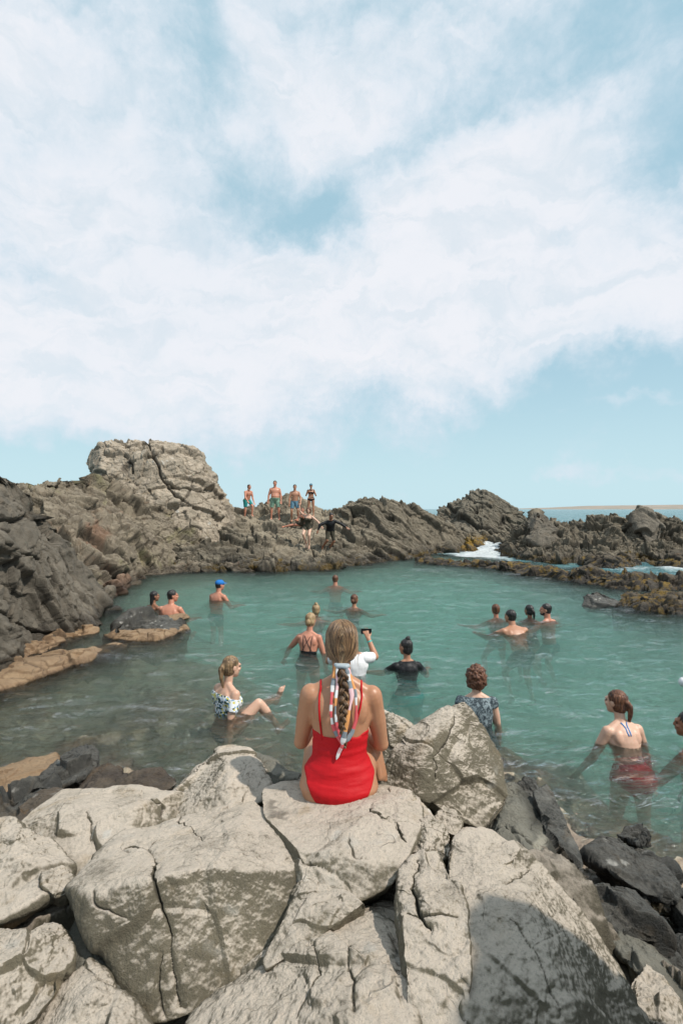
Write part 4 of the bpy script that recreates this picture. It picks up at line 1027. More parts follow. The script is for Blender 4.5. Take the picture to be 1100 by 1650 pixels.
# ------------------------------------------------------------------ people
def skin_mat(name, col, rough=0.45, spot=0.0):
    m, k, out = new_mat(name)
    pos = k.node('ShaderNodeTexCoord').outputs['Object']
    n1, _ = k.noise(pos, 6, 4, 0.6); n2, _ = k.noise(pos, 60, 4, 0.6)
    c = k.mix(k.ss(n1, 0.3, 0.7, 0, 0.35), col, (col[0] * 0.85, col[1] * 0.70, col[2] * 0.62, 1))
    c = k.mix(k.ss(n2, 0.5, 0.75, 0, 0.18), c, (col[0] * 0.6, col[1] * 0.45, col[2] * 0.4, 1))
    p = principled(k, out, Base_Color=c, Roughness=rough, Normal=k.bump(n2, 0.12, 0.004))
    p.inputs['Subsurface Weight'].default_value = 0.12
    p.inputs['Subsurface Radius'].default_value = (1.0, 0.35, 0.2)
    p.inputs['Subsurface Scale'].default_value = 0.012
    return m
def cloth_mat(name, col, rough=0.75, pat=None):
    m, k, out = new_mat(name)
    pos = k.node('ShaderNodeTexCoord').outputs['Object']
    c = k.mix(0.0, col, col)
    nf, _ = k.noise(pos, 180, 3, 0.6); nm, _ = k.noise(pos, 14, 4, 0.6)
    c = k.mix(k.ss(nm, 0.4, 0.7, 0, 0.25), c, [x * 0.7 for x in col[:3]] + [1])
    if pat == 'floral':
        w = k.vm('ADD', pos, k.vm('SCALE', k.noise(pos, 22, 3)[1], sc=0.05))
        v = k.voro(w, 27.0); v2 = k.voro(k.vm('ADD', w, (3, 5, 1)), 34.0); v3 = k.voro(k.vm('ADD', w, (8, 2, 7)), 30.0)
        c = k.mix(k.ss(v.outputs[0], 0.47, 0.40), (0.80, 0.82, 0.84, 1), (0.03, 0.065, 0.055, 1))
        sepc = k.node('ShaderNodeSeparateColor'); k.l.new(v3.outputs[1], sepc.inputs[0])
        c = k.mix(k.m('MULTIPLY', k.ss(v3.outputs[0], 0.44, 0.38), k.ss(sepc.outputs[0], 0.5, 0.55)), c, (0.72, 0.62, 0.10, 1))
        c = k.mix(k.m('MULTIPLY', k.ss(v2.outputs[0], 0.40, 0.34), k.ss(sepc.outputs[1], 0.6, 0.65)), c, (0.20, 0.36, 0.52, 1))
    if pat == 'faded':
        v, _ = k.noise(pos, 26, 5, 0.7, 1.0)
        c = k.mix(k.ss(v, 0.47, 0.56), (0.04, 0.055, 0.065, 1), (0.22, 0.27, 0.29, 1))
    p = principled(k, out, Base_Color=c, Roughness=rough, Normal=k.bump(k.m('ADD', nf, k.m('MULTIPLY', nm, 2)), 0.3, 0.004))
    p.inputs['Specular IOR Level'].default_value = 0.25
    return m
def hair_mat(name, dark, light, scale=(140, 140, 5), rough=0.5):
    m, k, out = new_mat(name)
    pos = k.node('ShaderNodeTexCoord').outputs['Object']
    mp = k.node('ShaderNodeMapping'); k.put(mp.inputs[0], pos); mp.inputs[3].default_value = scale
    n1, _ = k.noise(mp.outputs[0], 1.0, 5, 0.6, 0.3); n2, _ = k.noise(pos, 18, 3, 0.6)
    c = k.mix(k.ss(k.m('ADD', n1, k.m('MULTIPLY', k.m('SUBTRACT', n2, .5), .5)), 0.38, 0.66), dark, light)
    principled(k, out, Base_Color=c, Roughness=rough, Normal=k.bump(n1, 0.6, 0.006))
    return m
SK = {'tan': skin_mat('tanned_skin', (0.45, 0.23, 0.14, 1)), 'fair': skin_mat('fair_skin', (0.64, 0.40, 0.29, 1)),
      'red': skin_mat('sunburnt_skin', (0.55, 0.25, 0.165, 1)), 'brown': skin_mat('brown_skin', (0.30, 0.145, 0.085, 1)),
      'gold': skin_mat('golden_skin', (0.43, 0.215, 0.12, 1), 0.42)}
HR = {'brown': hair_mat('brown_hair', (0.035, 0.018, 0.010, 1), (0.13, 0.07, 0.04, 1)), 'black': hair_mat('black_hair', (0.008, 0.007, 0.007, 1), (0.035, 0.03, 0.028, 1), rough=0.35),
      'blond': hair_mat('blond_hair', (0.22, 0.13, 0.06, 1), (0.50, 0.36, 0.20, 1)), 'dkblond': hair_mat('dark_blond_hair', (0.075, 0.042, 0.02, 1), (0.36, 0.235, 0.125, 1)),
      'auburn': hair_mat('auburn_hair', (0.045, 0.015, 0.008, 1), (0.21, 0.085, 0.04, 1)), 'gray': hair_mat('greying_hair', (0.06, 0.045, 0.035, 1), (0.22, 0.18, 0.14, 1))}
EYE, k, out = new_mat('eye'); principled(k, out, Base_Color=(0.04, 0.03, 0.025, 1), Roughness=0.15)

def v3(*a): return np.array(a, dtype=float)
def unit(a): a = np.asarray(a, float); return a / (np.linalg.norm(a) + 1e-9)

class Blob:
    """collects closed tapered limbs and lofts, fused afterwards into one continuous surface"""
    def __init__(s): s.V = []; s.F = []; s.n = 0
    def rings(s, cs, us, vs, ra, rb, seg=18):
        """closed loft: centres, two axes per ring, two radii per ring"""
        a = np.linspace(0, 2 * math.pi, seg, endpoint=False); n = len(cs)
        V = [cs[i] + np.outer(np.cos(a), us[i]) * ra[i] + np.outer(np.sin(a), vs[i]) * rb[i] for i in range(n)]
        b = s.n; V = np.vstack(V + [[cs[0]], [cs[-1]]])
        for i in range(n - 1):
            for j in range(seg):
                s.F.append((b + i * seg + j, b + i * seg + (j + 1) % seg, b + (i + 1) * seg + (j + 1) % seg, b + (i + 1) * seg + j))
        p, q = b + n * seg, b + n * seg + 1
        for j in range(seg):
            s.F.append((p, b + (j + 1) % seg, b + j)); s.F.append((q, b + (n - 1) * seg + j, b + (n - 1) * seg + (j + 1) % seg))
        s.V.append(V); s.n += len(V)
    def limb(s, p0, p1, r0, r1, flat=1.0, side=None, seg=14, bulge=0.0, bt=0.35):
        p0, p1 = np.asarray(p0, float), np.asarray(p1, float)
        d = unit(p1 - p0); L = np.linalg.norm(p1 - p0)
        u = unit(np.cross(d, side if side is not None else (0.13, 0.91, 0.37))); v = np.cross(d, u)
        ts, rs = [], []
        for q in np.linspace(-80, -5, 4): ts.append(r0 * math.sin(R(q))); rs.append(r0 * math.cos(R(q)))
        for t in np.linspace(0, 1, 7): ts.append(t * L); rs.append(r0 + (r1 - r0) * t + bulge * math.exp(-((t - bt) / 0.22) ** 2))
        for q in np.linspace(5, 80, 4): ts.append(L + r1 * math.sin(R(q))); rs.append(r1 * math.cos(R(q)))
        cs = [p0 + d * t for t in ts]
        s.rings(cs, [u] * len(cs), [v] * len(cs), rs, [r * flat for r in rs], seg)
    def ball(s, c, rx, ry, rz, M=None, n=9, seg=16):
        M = np.eye(3) if M is None else M
        th_ = np.linspace(-80, 80, n)
        s.rings([np.asarray(c) + M[:, 2] * rz * math.sin(R(t)) for t in th_], [M[:, 0]] * n, [M[:, 1]] * n, [rx * math.cos(R(t)) for t in th_], [ry * math.cos(R(t)) for t in th_], seg)
    def fuse(s, voxel, smooth=6):
        me = bpy.data.meshes.new('tmp'); me.from_pydata(np.vstack(s.V).tolist(), [], s.F)
        bm = bmesh.new(); bm.from_mesh(me); bmesh.ops.recalc_face_normals(bm, faces=bm.faces); bm.to_mesh(me); bm.free()
        o = bpy.data.objects.new('tmp', me); COL.objects.link(o)
        m = o.modifiers.new('r', 'REMESH'); m.mode = 'VOXEL'; m.voxel_size = voxel; m.use_smooth_shade = True
        if smooth:
            q = o.modifiers.new('s', 'SMOOTH'); q.factor = 0.5; q.iterations = smooth
        dg = bpy.context.evaluated_depsgraph_get(); e = o.evaluated_get(dg)
        r = bpy.data.meshes.new_from_object(e)
        bpy.data.objects.remove(o); bpy.data.meshes.remove(me)
        r.polygons.foreach_set('use_smooth', np.ones(len(r.polygons), dtype=bool))
        return r

def mesh_np(me):
    V = np.empty(len(me.vertices) * 3, np.float32); me.vertices.foreach_get('co', V)
    N = np.empty(len(me.vertices) * 3, np.float32); me.vertices.foreach_get('normal', N)
    return V.reshape(-1, 3).astype(float), N.reshape(-1, 3).astype(float)

def link_mesh(name, me, mat, parent, label=None):
    me.name = name; me.materials.clear(); me.materials.append(mat)
    o = bpy.data.objects.new(name, me); COL.objects.link(o)
    if parent: o.parent = parent
    if label: o['label'] = label
    return o

def shell(name, body_me, mask, off, mat, parent, wob=0.0, edge_smooth=10, label=None, fold=0.0, seed=0, fs=(9, 9, 5)):
    """clothing: the covered part of the body, lifted off the skin, with rolled edges"""
    V, N = mesh_np(body_me)
    bm = bmesh.new(); bm.from_mesh(body_me)
    idx = bm.verts.layers.int.new('i')
    bm.verts.ensure_lookup_table()
    for v in bm.verts: v[idx] = v.index
    dead = [v for v in bm.verts if not mask[v.index]]
    bmesh.ops.delete(bm, geom=dead, context='VERTS')
    for _ in range(edge_smooth):
        new = {}
        for v in bm.verts:
            be = [e for e in v.link_edges if e.is_boundary]
            if len(be) == 2:
                a, b_ = be[0].other_vert(v).co, be[1].other_vert(v).co
                new[v] = v.co * 0.4 + (a + b_) * 0.3
        for v, c in new.items(): v.co = c
    fn = fold * fbm(V * np.array(fs), 3, 7 + seed) if fold else np.zeros(len(V))
    for v in bm.verts:
        i = v[idx]; v.co = v.co + Vector(N[i]) * (off + max(-off * .6, fn[i]))
    be = [e for e in bm.edges if e.is_boundary]
    g = bmesh.ops.extrude_edge_only(bm, edges=be)
    for v in g['geom']:
        if isinstance(v, bmesh.types.BMVert): v.co = v.co - Vector(N[v[idx]]) * off * 1.3
    bmesh.ops.recalc_face_normals(bm, faces=bm.faces)
    me = bpy.data.meshes.new(name); bm.to_mesh(me); bm.free()
    me.polygons.foreach_set('use_smooth', np.ones(len(me.polygons), dtype=bool))
    return link_mesh(name, me, mat, parent, label)

def rotz(a): return np.array(Matrix.Rotation(a, 3, 'Z'))
def rotx(a): return np.array(Matrix.Rotation(a, 3, 'X'))
def roty(a): return np.array(Matrix.Rotation(a, 3, 'Y'))

class Human:
    """a posed body.  Local frame: x right, y the way the chest faces, z up; origin at the hips.
    pitch/roll/yaw of the trunk (degrees), curl = extra forward bend along the spine.
    arms/legs: direction vectors (upper, lower) in the local frame."""
    def __init__(s, label, skin='tan', h=1.70, male=False, facing=0.0, pitch=0.0, roll=0.0, twist=0.0, curl=0.0,
                 head_yaw=0.0, head_pitch=0.0, arms=None, legs=None, shoulders=1.0, hips=1.0, belly=0.0, voxel=0.0075,
                 group='bathers around the natural pool', hand=1, fat=1.0, head_only=False, legs_on=True, smooth=5, shrug=0.0):
        s.label, s.skin, s.s = label, SK[skin], h / 1.70
        s.root = empty('person'); tag(s.root, label, 'person', group)
        s.F = facing; s.male = male; B_ = Blob(); k_ = s.s; s.bones = []
        fs = (1.12 if male else 1.0) * shoulders; fh = (0.92 if male else 1.06) * hips
        Tp = rotz(R(0))
        def spine(z):      # position and frame at height z along the trunk
            a = R(pitch) + R(curl) * max(0, min(1, z / 0.45))
            steps = max(2, int(abs(z) / 0.03) + 1); p = v3(0, 0, 0); dz = z / steps
            for i in range(steps):
                zz = (i + .5) * dz; aa = R(pitch) + R(curl) * max(0, min(1, zz / 0.45))
                fr = rotz(R(twist) * max(0, zz / .45)) @ roty(R(roll)) @ rotx(-aa)
                p = p + fr @ v3(0, 0, dz)
            fr = rotz(R(twist) * max(0, z / .45)) @ roty(R(roll)) @ rotx(-a)
            return p, fr
        s.spine = spine
        if male: prof = [(-.115, .085, .07, 0), (-.085, .150, .105, -.012), (-.03, .168, .118, -.012), (.03, .160, .112, -.005), (.10, .150, .105, .002), (.17, .150, .102, .004), (.24, .158, .105, .002), (.31, .168, .110, .004), (.37, .168, .102, .002), (.42, .150, .082, -.005), (.455, .110, .062, -.012), (.485, .066, .056, -.012), (.51, .056, .056, -.008)]
        else: prof = [(-.115, .09, .08, -.01), (-.085, .155, .118, -.020), (-.03, .172, .128, -.018), (.03, .158, .112, -.008), (.10, .130, .092, .0), (.155, .121, .085, .004), (.22, .128, .090, .006), (.29, .140, .105, .012), (.36, .148, .098, .006), (.41, .135, .076, -.004), (.45, .095, .054, -.010), (.48, .052, .046, -.010), (.51, .043, .045, -.006)]
        cs, us, vs, ra, rb = [], [], [], [], []
        for z, a, b_, yo in prof:
            p, fr = spine(z)
            bel = belly * math.exp(-((z - .08) / .12) ** 2)
            wsc = (fh if z < .05 else (fs if z > .25 and z < .46 else 1)) * (fat if z < .44 else 1)
            cs.append((p + fr @ v3(0, yo + bel * .6, 0)) * k_); us.append(fr[:, 0]); vs.append(fr[:, 1])
            ra.append((a * wsc + bel * .25) * k_); rb.append((b_ * (fat if z < .44 else 1) + bel * .6) * k_)
        B_.rings(cs, us, vs, ra, rb, 28)
        if not male:
            for sx in (-1, 1):
                p, fr = spine(.29); B_.ball((p + fr @ v3(sx * .068, .085, 0)) * k_, .056 * k_, .05 * k_, .056 * k_, fr)
        for sx in (-1, 1):      # buttocks, shoulder blades
            p, fr = spine(-.045); B_.ball((p + fr @ v3(sx * .075 * fh, -.062, -.01)) * k_, .082 * k_ * fat, .075 * k_, .085 * k_, fr)
            p, fr = spine(.34); B_.ball((p + fr @ v3(sx * .082 * fs, -.058, 0)) * k_, .055 * k_, .036 * k_, .075 * k_, fr)
        # neck and head
        pn, fn_ = spine(.47)
        hp = rotz(R(head_yaw)) @ rotx(R(head_pitch))
        s.neck = pn * k_
        up = unit(unit(fn_[:, 2]) * 0.65 + v3(0, 0, .35))
        hc = pn + up * 0.085 + v3(0, .012, 0)
        HF = (rotz(R(twist)) @ hp); s.HF = HF
        hcen = hc + HF @ v3(0, .018, .105); s.head_c = hcen * k_
        B_.limb((pn - fn_[:, 2] * .02) * k_, (hc + HF @ v3(0, -.01, .05)) * k_, (.060 if male else .050) * k_, (.058 if male else .048) * k_)
        H = lambda x, y, z: (hcen + HF @ v3(x, y, z)) * k_
        B_.ball(H(0, -.012, .022), .074 * k_, .092 * k_, .090 * k_, HF, 11, 20)
        B_.ball(H(0, .030, -.035), .060 * k_, .062 * k_, .075 * k_, HF, 9, 18)
        B_.ball(H(0, .052, -.082), .036 * k_, .034 * k_, .030 * k_, HF)               # chin
        B_.limb(H(0, .086, .020), H(0, .101, -.016), .009 * k_, .013 * k_)               # nose
        B_.ball(H(0, .084, .030), .050 * k_, .014 * k_, .012 * k_, HF)                  # brow
        B_.ball(H(0, .088, -.048), .024 * k_, .011 * k_, .010 * k_, HF)                 # lips
        for sx in (-1, 1):
            B_.ball(H(sx * .076, -.004, -.002), .009 * k_, .020 * k_, .030 * k_, HF)        # ears
            B_.ball(H(sx * .040, .072, -.018), .020 * k_, .016 * k_, .016 * k_, HF)       # cheeks
        s.H = H; s.hk = k_
        # arms
        arms = arms or {}
        for sx, key in ((-1, 'L'), (1, 'R')):
            a = arms.get(key) or ((sx * .22, .05, -1), (sx * .05, .25, -1))
            if a == 'none': continue
            p, fr = spine(.405)
            sh = p + fr @ v3(sx * .156 * fs, -.006, shrug)
            u1, u2 = unit(a[0]), unit(a[1])
            el = sh + u1 * .285; wr = el + u2 * .250
            t_ = 1.18 if male else 1.0
            B_.ball(sh * k_, .050 * k_ * t_ * fat, .051 * k_ * t_, .052 * k_ * t_)
            B_.limb((p + fr @ v3(sx * .035, -.012, .070)) * k_, (sh + fr @ v3(-sx * .02, 0, .004)) * k_, .036 * k_ * t_, .044 * k_ * t_)   # trapezius
            B_.limb((p + fr @ v3(sx * .10, -.01, -.02)) * k_, (sh + u1 * .01) * k_, .055 * k_ * t_, .050 * k_ * t_)
            pl, fl = spine(.28)
            B_.limb((pl + fl @ v3(sx * .100 * fs, -.005, 0)) * k_, (sh + u1 * .05 - fr[:, 0] * sx * .018) * k_, .050 * k_ * t_, .036 * k_ * t_)     # armpit fold
            B_.limb((sh + u1 * .02) * k_, (sh + u1 * .12) * k_, .050 * k_ * t_ * fat, .043 * k_ * t_ * fat)
            B_.limb(sh * k_, el * k_, .049 * k_ * t_ * fat, .037 * k_ * t_, bulge=.004 * k_, bt=.5)
            B_.limb(el * k_, wr * k_, .039 * k_ * t_, .0255 * k_ * t_, bulge=.004 * k_, bt=.2)
            s.bones += [('hand' + key, wr * k_, (wr + u2 * .17) * k_, .045 * k_), ('upper_arm' + key, sh * k_, el * k_, .05 * k_), ('forearm' + key, el * k_, wr * k_, .035 * k_)]
            nrm_ = a[2] if len(a) > 2 else unit(np.cross(u2, (sx * 1.0, 0, 0.05)))
            if hand: s.hand(B_, wr, u2, unit(nrm_), sx, a[3] if len(a) > 3 else .25)
            setattr(s, 'wr' + key, wr * k_); setattr(s, 'sh' + key, sh * k_); setattr(s, 'el' + key, el * k_)
        # legs
        legs = legs or {}
        for sx, key in ((-1, 'L'), (1, 'R')):
            l = legs.get(key) or ((sx * .08, .02, -1), (0, -.03, -1))
            if l == 'none' or not legs_on: continue
            hj = v3(sx * .088 * fh, 0, -.03) ; p, fr = spine(0.0)
            hj = fr @ hj if abs(pitch) > 60 else hj
            u1, u2 = unit(l[0]), unit(l[1])
            kn = hj + u1 * .415; an = kn + u2 * .40
            B_.limb(hj * k_, kn * k_, .086 * k_ * fat, .053 * k_, bulge=.006 * k_, bt=.3, seg=18)
            B_.limb(kn * k_, an * k_, .053 * k_, .033 * k_, bulge=.010 * k_, bt=.30, seg=16)
            s.bones += [('thigh' + key, hj * k_, kn * k_, .08 * k_), ('shin' + key, kn * k_, an * k_, .05 * k_)]
            setattr(s, 'kn' + key, kn * k_); setattr(s, 'an' + key, an * k_)
            if hand:
                fd = l[2] if len(l) > 2 else None
                if fd is None:
                    fd = v3(0, 1, 0) - u2 * u2[1]; fd = unit(unit(fd) - u2 * -.15)
                fd = unit(fd); lat = unit(np.cross(fd, -u2)); upv = unit(np.cross(lat, fd))
                fo = an + u2 * .035
                B_.limb((fo - fd * .045) * k_, (fo + fd * .12 + u2 * .018) * k_, .033 * k_, .026 * k_, flat=1.0)
                B_.limb((fo - fd * .02 + lat * .012) * k_, (fo + fd * .125 + lat * .025 + u2 * .022) * k_, .028 * k_, .020 * k_)
                B_.limb((fo - fd * .02 - lat * .012) * k_, (fo + fd * .115 - lat * .025 + u2 * .024) * k_, .028 * k_, .018 * k_)
                for q in range(5):
                    o_ = lat * (.034 - .017 * q) * (sx * -1)
                    b0 = fo + fd * (.120 - .006 * q) + o_ + u2 * .024
                    B_.limb(b0 * k_, (b0 + fd * (.042 - .004 * q) + u2 * .004) * k_, (.0125 - .0012 * q) * k_, (.010 - .001 * q) * k_, seg=8)
        for z0, z1, nme, r_ in ((-.1, .05, 'pelvis', .15), (.05, .22, 'waist', .12), (.22, .45, 'chest', .14), (.45, .52, 'neck', .05)):
            s.bones.append((nme, spine(z0)[0] * k_, spine(z1)[0] * k_, r_ * k_))
        s.bones.append(('head', H(0, 0, -.06), H(0, 0, .05), .09 * k_))
        me = B_.fuse(voxel, smooth)
        s.body = link_mesh('body', me, s.skin, s.root)
        s.V, s.N = mesh_np(me)
        d = []
        for nme, a, b_, r_ in s.bones:
            ab = b_ - a; t = np.clip(((s.V - a) @ ab) / (ab @ ab), 0, 1)
            d.append(np.linalg.norm(s.V - a - t[:, None] * ab, axis=1) / r_)
        s.bi = np.argmin(np.array(d), axis=0); s.bn = [b_[0] for b_ in s.bones]
        # height along the trunk for each vertex
        zs = np.linspace(-.14, .52, 67); ps = np.array([spine(z)[0] for z in zs]) * k_
        dist = ((s.V[:, None, :] - ps[None, :, :]) ** 2).sum(2) if len(s.V) < 60000 else None
        if dist is None:
            hz_ = np.concatenate([zs[np.argmin(((c_[:, None, :] - ps[None]) ** 2).sum(2), axis=1)] for c_ in np.array_split(s.V, 12)])
        else: hz_ = zs[np.argmin(dist, axis=1)]
        # finer: signed offset along the local axis
        s.hz = hz_ + 0.0
        fr_ = {round(float(z), 4): spine(z) for z in zs}
        for z in zs:
            m_ = hz_ == z
            if m_.any():
                p, fr = fr_[round(float(z), 4)]
                s.hz[m_] = z + np.clip(((s.V[m_] - p * k_) @ fr[:, 2]) / k_, -.3, .3)
        p, fr = spine(.2); s.lx = ((s.V - p * k_) @ fr[:, 0]) / k_; s.ly = ((s.V - p * k_) @ fr[:, 1]) / k_
        s.root.rotation_euler = (0, 0, R(facing))
        for sx in (-1, 1):
            e = Blob(); e.ball(H(sx * .032, .079, .008), .009 * k_, .008 * k_, .007 * k_, HF, 7, 10)
            mesh_obj('eye', np.vstack(e.V), e.F, EYE, s.root)
    def hand(s, B_, wr, d, n, sx, curl_):
        k_ = s.s; d = unit(d); n = unit(n - d * (n @ d)); lat = np.cross(n, d) * sx      # n: the way the palm faces; lat: thumb side
        c = wr + d * .050
        for q in (-1, 0, 1): B_.limb((wr + d * .012 + lat * q * .014) * k_, (wr + d * .085 + lat * q * .022) * k_, .017 * k_, .0145 * k_, seg=10)
        for q, L in enumerate((.072, .082, .077, .060)):
            b0 = wr + d * (.088 - .004 * abs(q - 1.2)) + lat * (.033 - .022 * q)
            spread = lat * (.12 - .08 * q)
            d1 = unit(d + n * curl_ + spread); d2 = unit(d + n * curl_ * 2.6 + spread * .6)
            m_ = b0 + d1 * L * .5
            B_.limb(b0 * k_, m_ * k_, .0088 * k_, .0082 * k_, seg=8); B_.limb(m_ * k_, (m_ + d2 * L * .5) * k_, .0082 * k_, .0070 * k_, seg=8)
        t0 = wr + d * .025 + lat * .028; t1 = t0 + unit(d * .7 + lat * .75 + n * .25) * .042; t2 = t1 + unit(d + lat * .35 + n * .3) * .034
        B_.limb(t0 * k_, t1 * k_, .0125 * k_, .0105 * k_, seg=8); B_.limb(t1 * k_, t2 * k_, .0105 * k_, .0085 * k_, seg=8)
    def isb(s, *names):
        ids = [i for i, n in enumerate(s.bn) if any(n.startswith(q) for q in names)]
        return np.isin(s.bi, ids)
    def tt(s, name):
        i = s.bn.index(name); _, a, b_, _ = s.bones[i]; ab = b_ - a
        return ((s.V - a) @ ab) / (ab @ ab)
    def place(s, x, y, z):
        s.root.location = (x, y, z); return s
    def head_at(s, px, py, Y):
        """put the crown of the head at the given place"""
        top = rotz(R(s.F)) @ (s.head_c + s.HF @ v3(0, -.01, .115) * s.s)
        q = P(px, py, Y) - top; return s.place(*q)
    def shorts(s, mat, len_=.55, off=.014, top=.035, label=None):
        m = s.isb('pelvis', 'waist', 'thigh') & (s.hz < top)
        for kx in 'LR':
            if 'thigh' + kx in s.bn: m &= ~(s.isb('thigh' + kx) & (s.tt('thigh' + kx) > len_))
        m &= ~s.isb('shin', 'forearm', 'upper')
        return shell('shorts', s.body.data, m, off * s.s, mat, s.root, label=label, fold=.008)
    def tee(s, mat, name='shirt', sleeve=.5, bottom=-.05, top=.465, off=.008):
        m = s.isb('pelvis', 'waist', 'chest', 'upper') & (s.hz > bottom) & (s.hz < top)
        for kx in 'LR':
            if 'upper_arm' + kx in s.bn: m &= ~(s.isb('upper_arm' + kx) & (s.tt('upper_arm' + kx) > sleeve))
        if sleeve > 1: m |= s.isb('forearm') & np.array([True])
        return shell(name, s.body.data, m, off * s.s, mat, s.root, fold=.007)
    def bikini_bottom(s, mat, name='bikini_bottom', cut=1.0):
        m = s.isb('pelvis', 'thigh', 'waist') & (s.hz < -.005) & (s.hz > -.16)
        m &= (s.hz < -.005) & (s.hz < -.005 + 0) & (np.abs(s.lx) < .20) & (s.hz > -.14 + .55 * np.maximum(0, np.abs(s.lx) - .02) * cut)
        return shell(name, s.body.data, m, .005 * s.s, mat, s.root)
    def band(s, mat, z0, z1, name='bikini_top', off=.005):
        m = s.isb('chest', 'waist') & (s.hz > z0) & (s.hz < z1)
        return shell(name, s.body.data, m, off * s.s, mat, s.root)
    def swimsuit(s, mat, back=.20, front=.36, label=None):
        topz = np.where(s.ly > 0, front, back)
        m = s.isb('chest', 'waist', 'pelvis', 'thigh') & (s.hz < topz) & (s.hz > -.14 + .62 * np.maximum(0, np.abs(s.lx) - .03))
        o = shell('swimsuit', s.body.data, m, .005 * s.s, mat, s.root, label=label)
        for sx in (-1, 1):
            pts = []
            for t in np.linspace(-.04, .96, 9):
                z = back + (.44 - back) * t; p, fr = s.spine(z)
                pts.append(s.surf((p + fr @ v3(sx * (.055 + .02 * t), -.3, 0)) * s.s, (fr @ v3(0, 1, 0))))
            tube('strap', [q for q in pts if q is not None], .005 * s.s, mat, s.root)
        return o
    def surf(s, o, d):
        from mathutils.bvhtree import BVHTree
        if not hasattr(s, 'bvh'):
            bm = bmesh.new(); bm.from_mesh(s.body.data); s.bvh = BVHTree.FromBMesh(bm); bm.free()
        h = s.bvh.ray_cast(Vector(o), Vector(unit(d)))
        return None if h[0] is None else np.array(h[0]) + np.array(h[1]) * .003
    def hair(s, kind, color, extra=None):
        b = Blob(); H = s.H; k_ = s.hk; F_ = s.HF; n = 1
        b.ball(H(0, -.022, .040), .082 * k_, .093 * k_, .088 * k_, F_, 11, 20)
        if kind in ('short', 'wet'): b.ball(H(0, -.038, .0), .074 * k_, .070 * k_, .088 * k_, F_)
        if kind != 'short' and kind != 'wet':
            b.ball(H(0, -.038, -.010), .078 * k_, .074 * k_, .095 * k_, F_)
        if kind == 'bun':
            b.ball(H(0, -.115, .075), .040 * k_, .036 * k_, .038 * k_, F_)
        if kind == 'lowbun':
            b.ball(H(0, -.115, -.02), .038 * k_, .034 * k_, .042 * k_, F_)
        if kind == 'topbun':
            b.ball(H(0, -.045, .135), .034 * k_, .034 * k_, .032 * k_, F_)
        if kind == 'bob':
            b.ball(H(0, -.035, .010), .104 * k_, .095 * k_, .112 * k_, F_, 11, 20); b.ball(H(0, -.045, -.055), .098 * k_, .080 * k_, .070 * k_, F_)
        if kind == 'pony':
            pts = [(0, -.105, .02), (.010, -.135, -.02), (.020, -.130, -.08), (.030, -.115, -.15), (.038, -.10, -.20)]
            for q in range(4): b.limb(H(*pts[q]), H(*pts[q + 1]), (.030 - .004 * q) * k_, (.027 - .005 * q) * k_)
        if kind == 'long':
            for q in (-1, 0, 1):
                b.limb(H(q * .03, -.06, -.03), H(q * .034, -.075, -.16), .045 * k_, .032 * k_)
        me = b.fuse(.006, 3); V, N = mesh_np(me)
        amp = {'bob': .014, 'short': .006, 'wet': .006}.get(kind, .005)
        fr = {'bob': 38}.get(kind, 70)
        loc = (V - s.head_c) @ F_
        if kind == 'bob': d_ = amp * (fbm(V * fr, 3, 3) + .6 * (1 - np.abs(vnoise(V * 60, 5))))
        else: d_ = amp * fbm(loc * np.array((fr * 1.6, fr * 1.6, 12)), 3, 3)
        V = V + N * d_[:, None]
        me.vertices.foreach_set('co', V.astype(np.float32).ravel()); me.update()
        o = link_mesh('hair', me, HR[color], s.root); return o

def tube(name, pts, r, mat, parent, seg=10, attrs=None, flat=1.0, up=(0, -1, 0), closed=False):
    pts = np.array(pts, float); n = len(pts)
    r = np.full(n, r) if np.isscalar(r) else np.asarray(r)
    T = np.gradient(pts, axis=0); T /= np.linalg.norm(T, axis=1, keepdims=True) + 1e-9
    V = []; a = np.linspace(0, 2 * math.pi, seg, endpoint=False)
    for i in range(n):
        u = unit(np.cross(T[i], up)); v = np.cross(T[i], u)
        V.append(pts[i] + np.outer(np.cos(a), u) * r[i] + np.outer(np.sin(a), v) * r[i] * flat)
    V = np.vstack(V + [[pts[0]], [pts[-1]]]); F_ = []
    for i in range(n - 1):
        for j in range(seg):
            F_.append((i * seg + j, i * seg + (j + 1) % seg, (i + 1) * seg + (j + 1) % seg, (i + 1) * seg + j))
    for j in range(seg):
        F_.append((n * seg, (j + 1) % seg, j)); F_.append((n * seg + 1, (n - 1) * seg + j, (n - 1) * seg + (j + 1) % seg))
    at = None
    if attrs is not None:
        at = {kk: np.concatenate([np.repeat(np.asarray(vv), seg, axis=0), np.asarray(vv)[:1], np.asarray(vv)[-1:]]) for kk, vv in attrs.items()}
    return mesh_obj(name, V, F_, mat, parent, attrs=at)
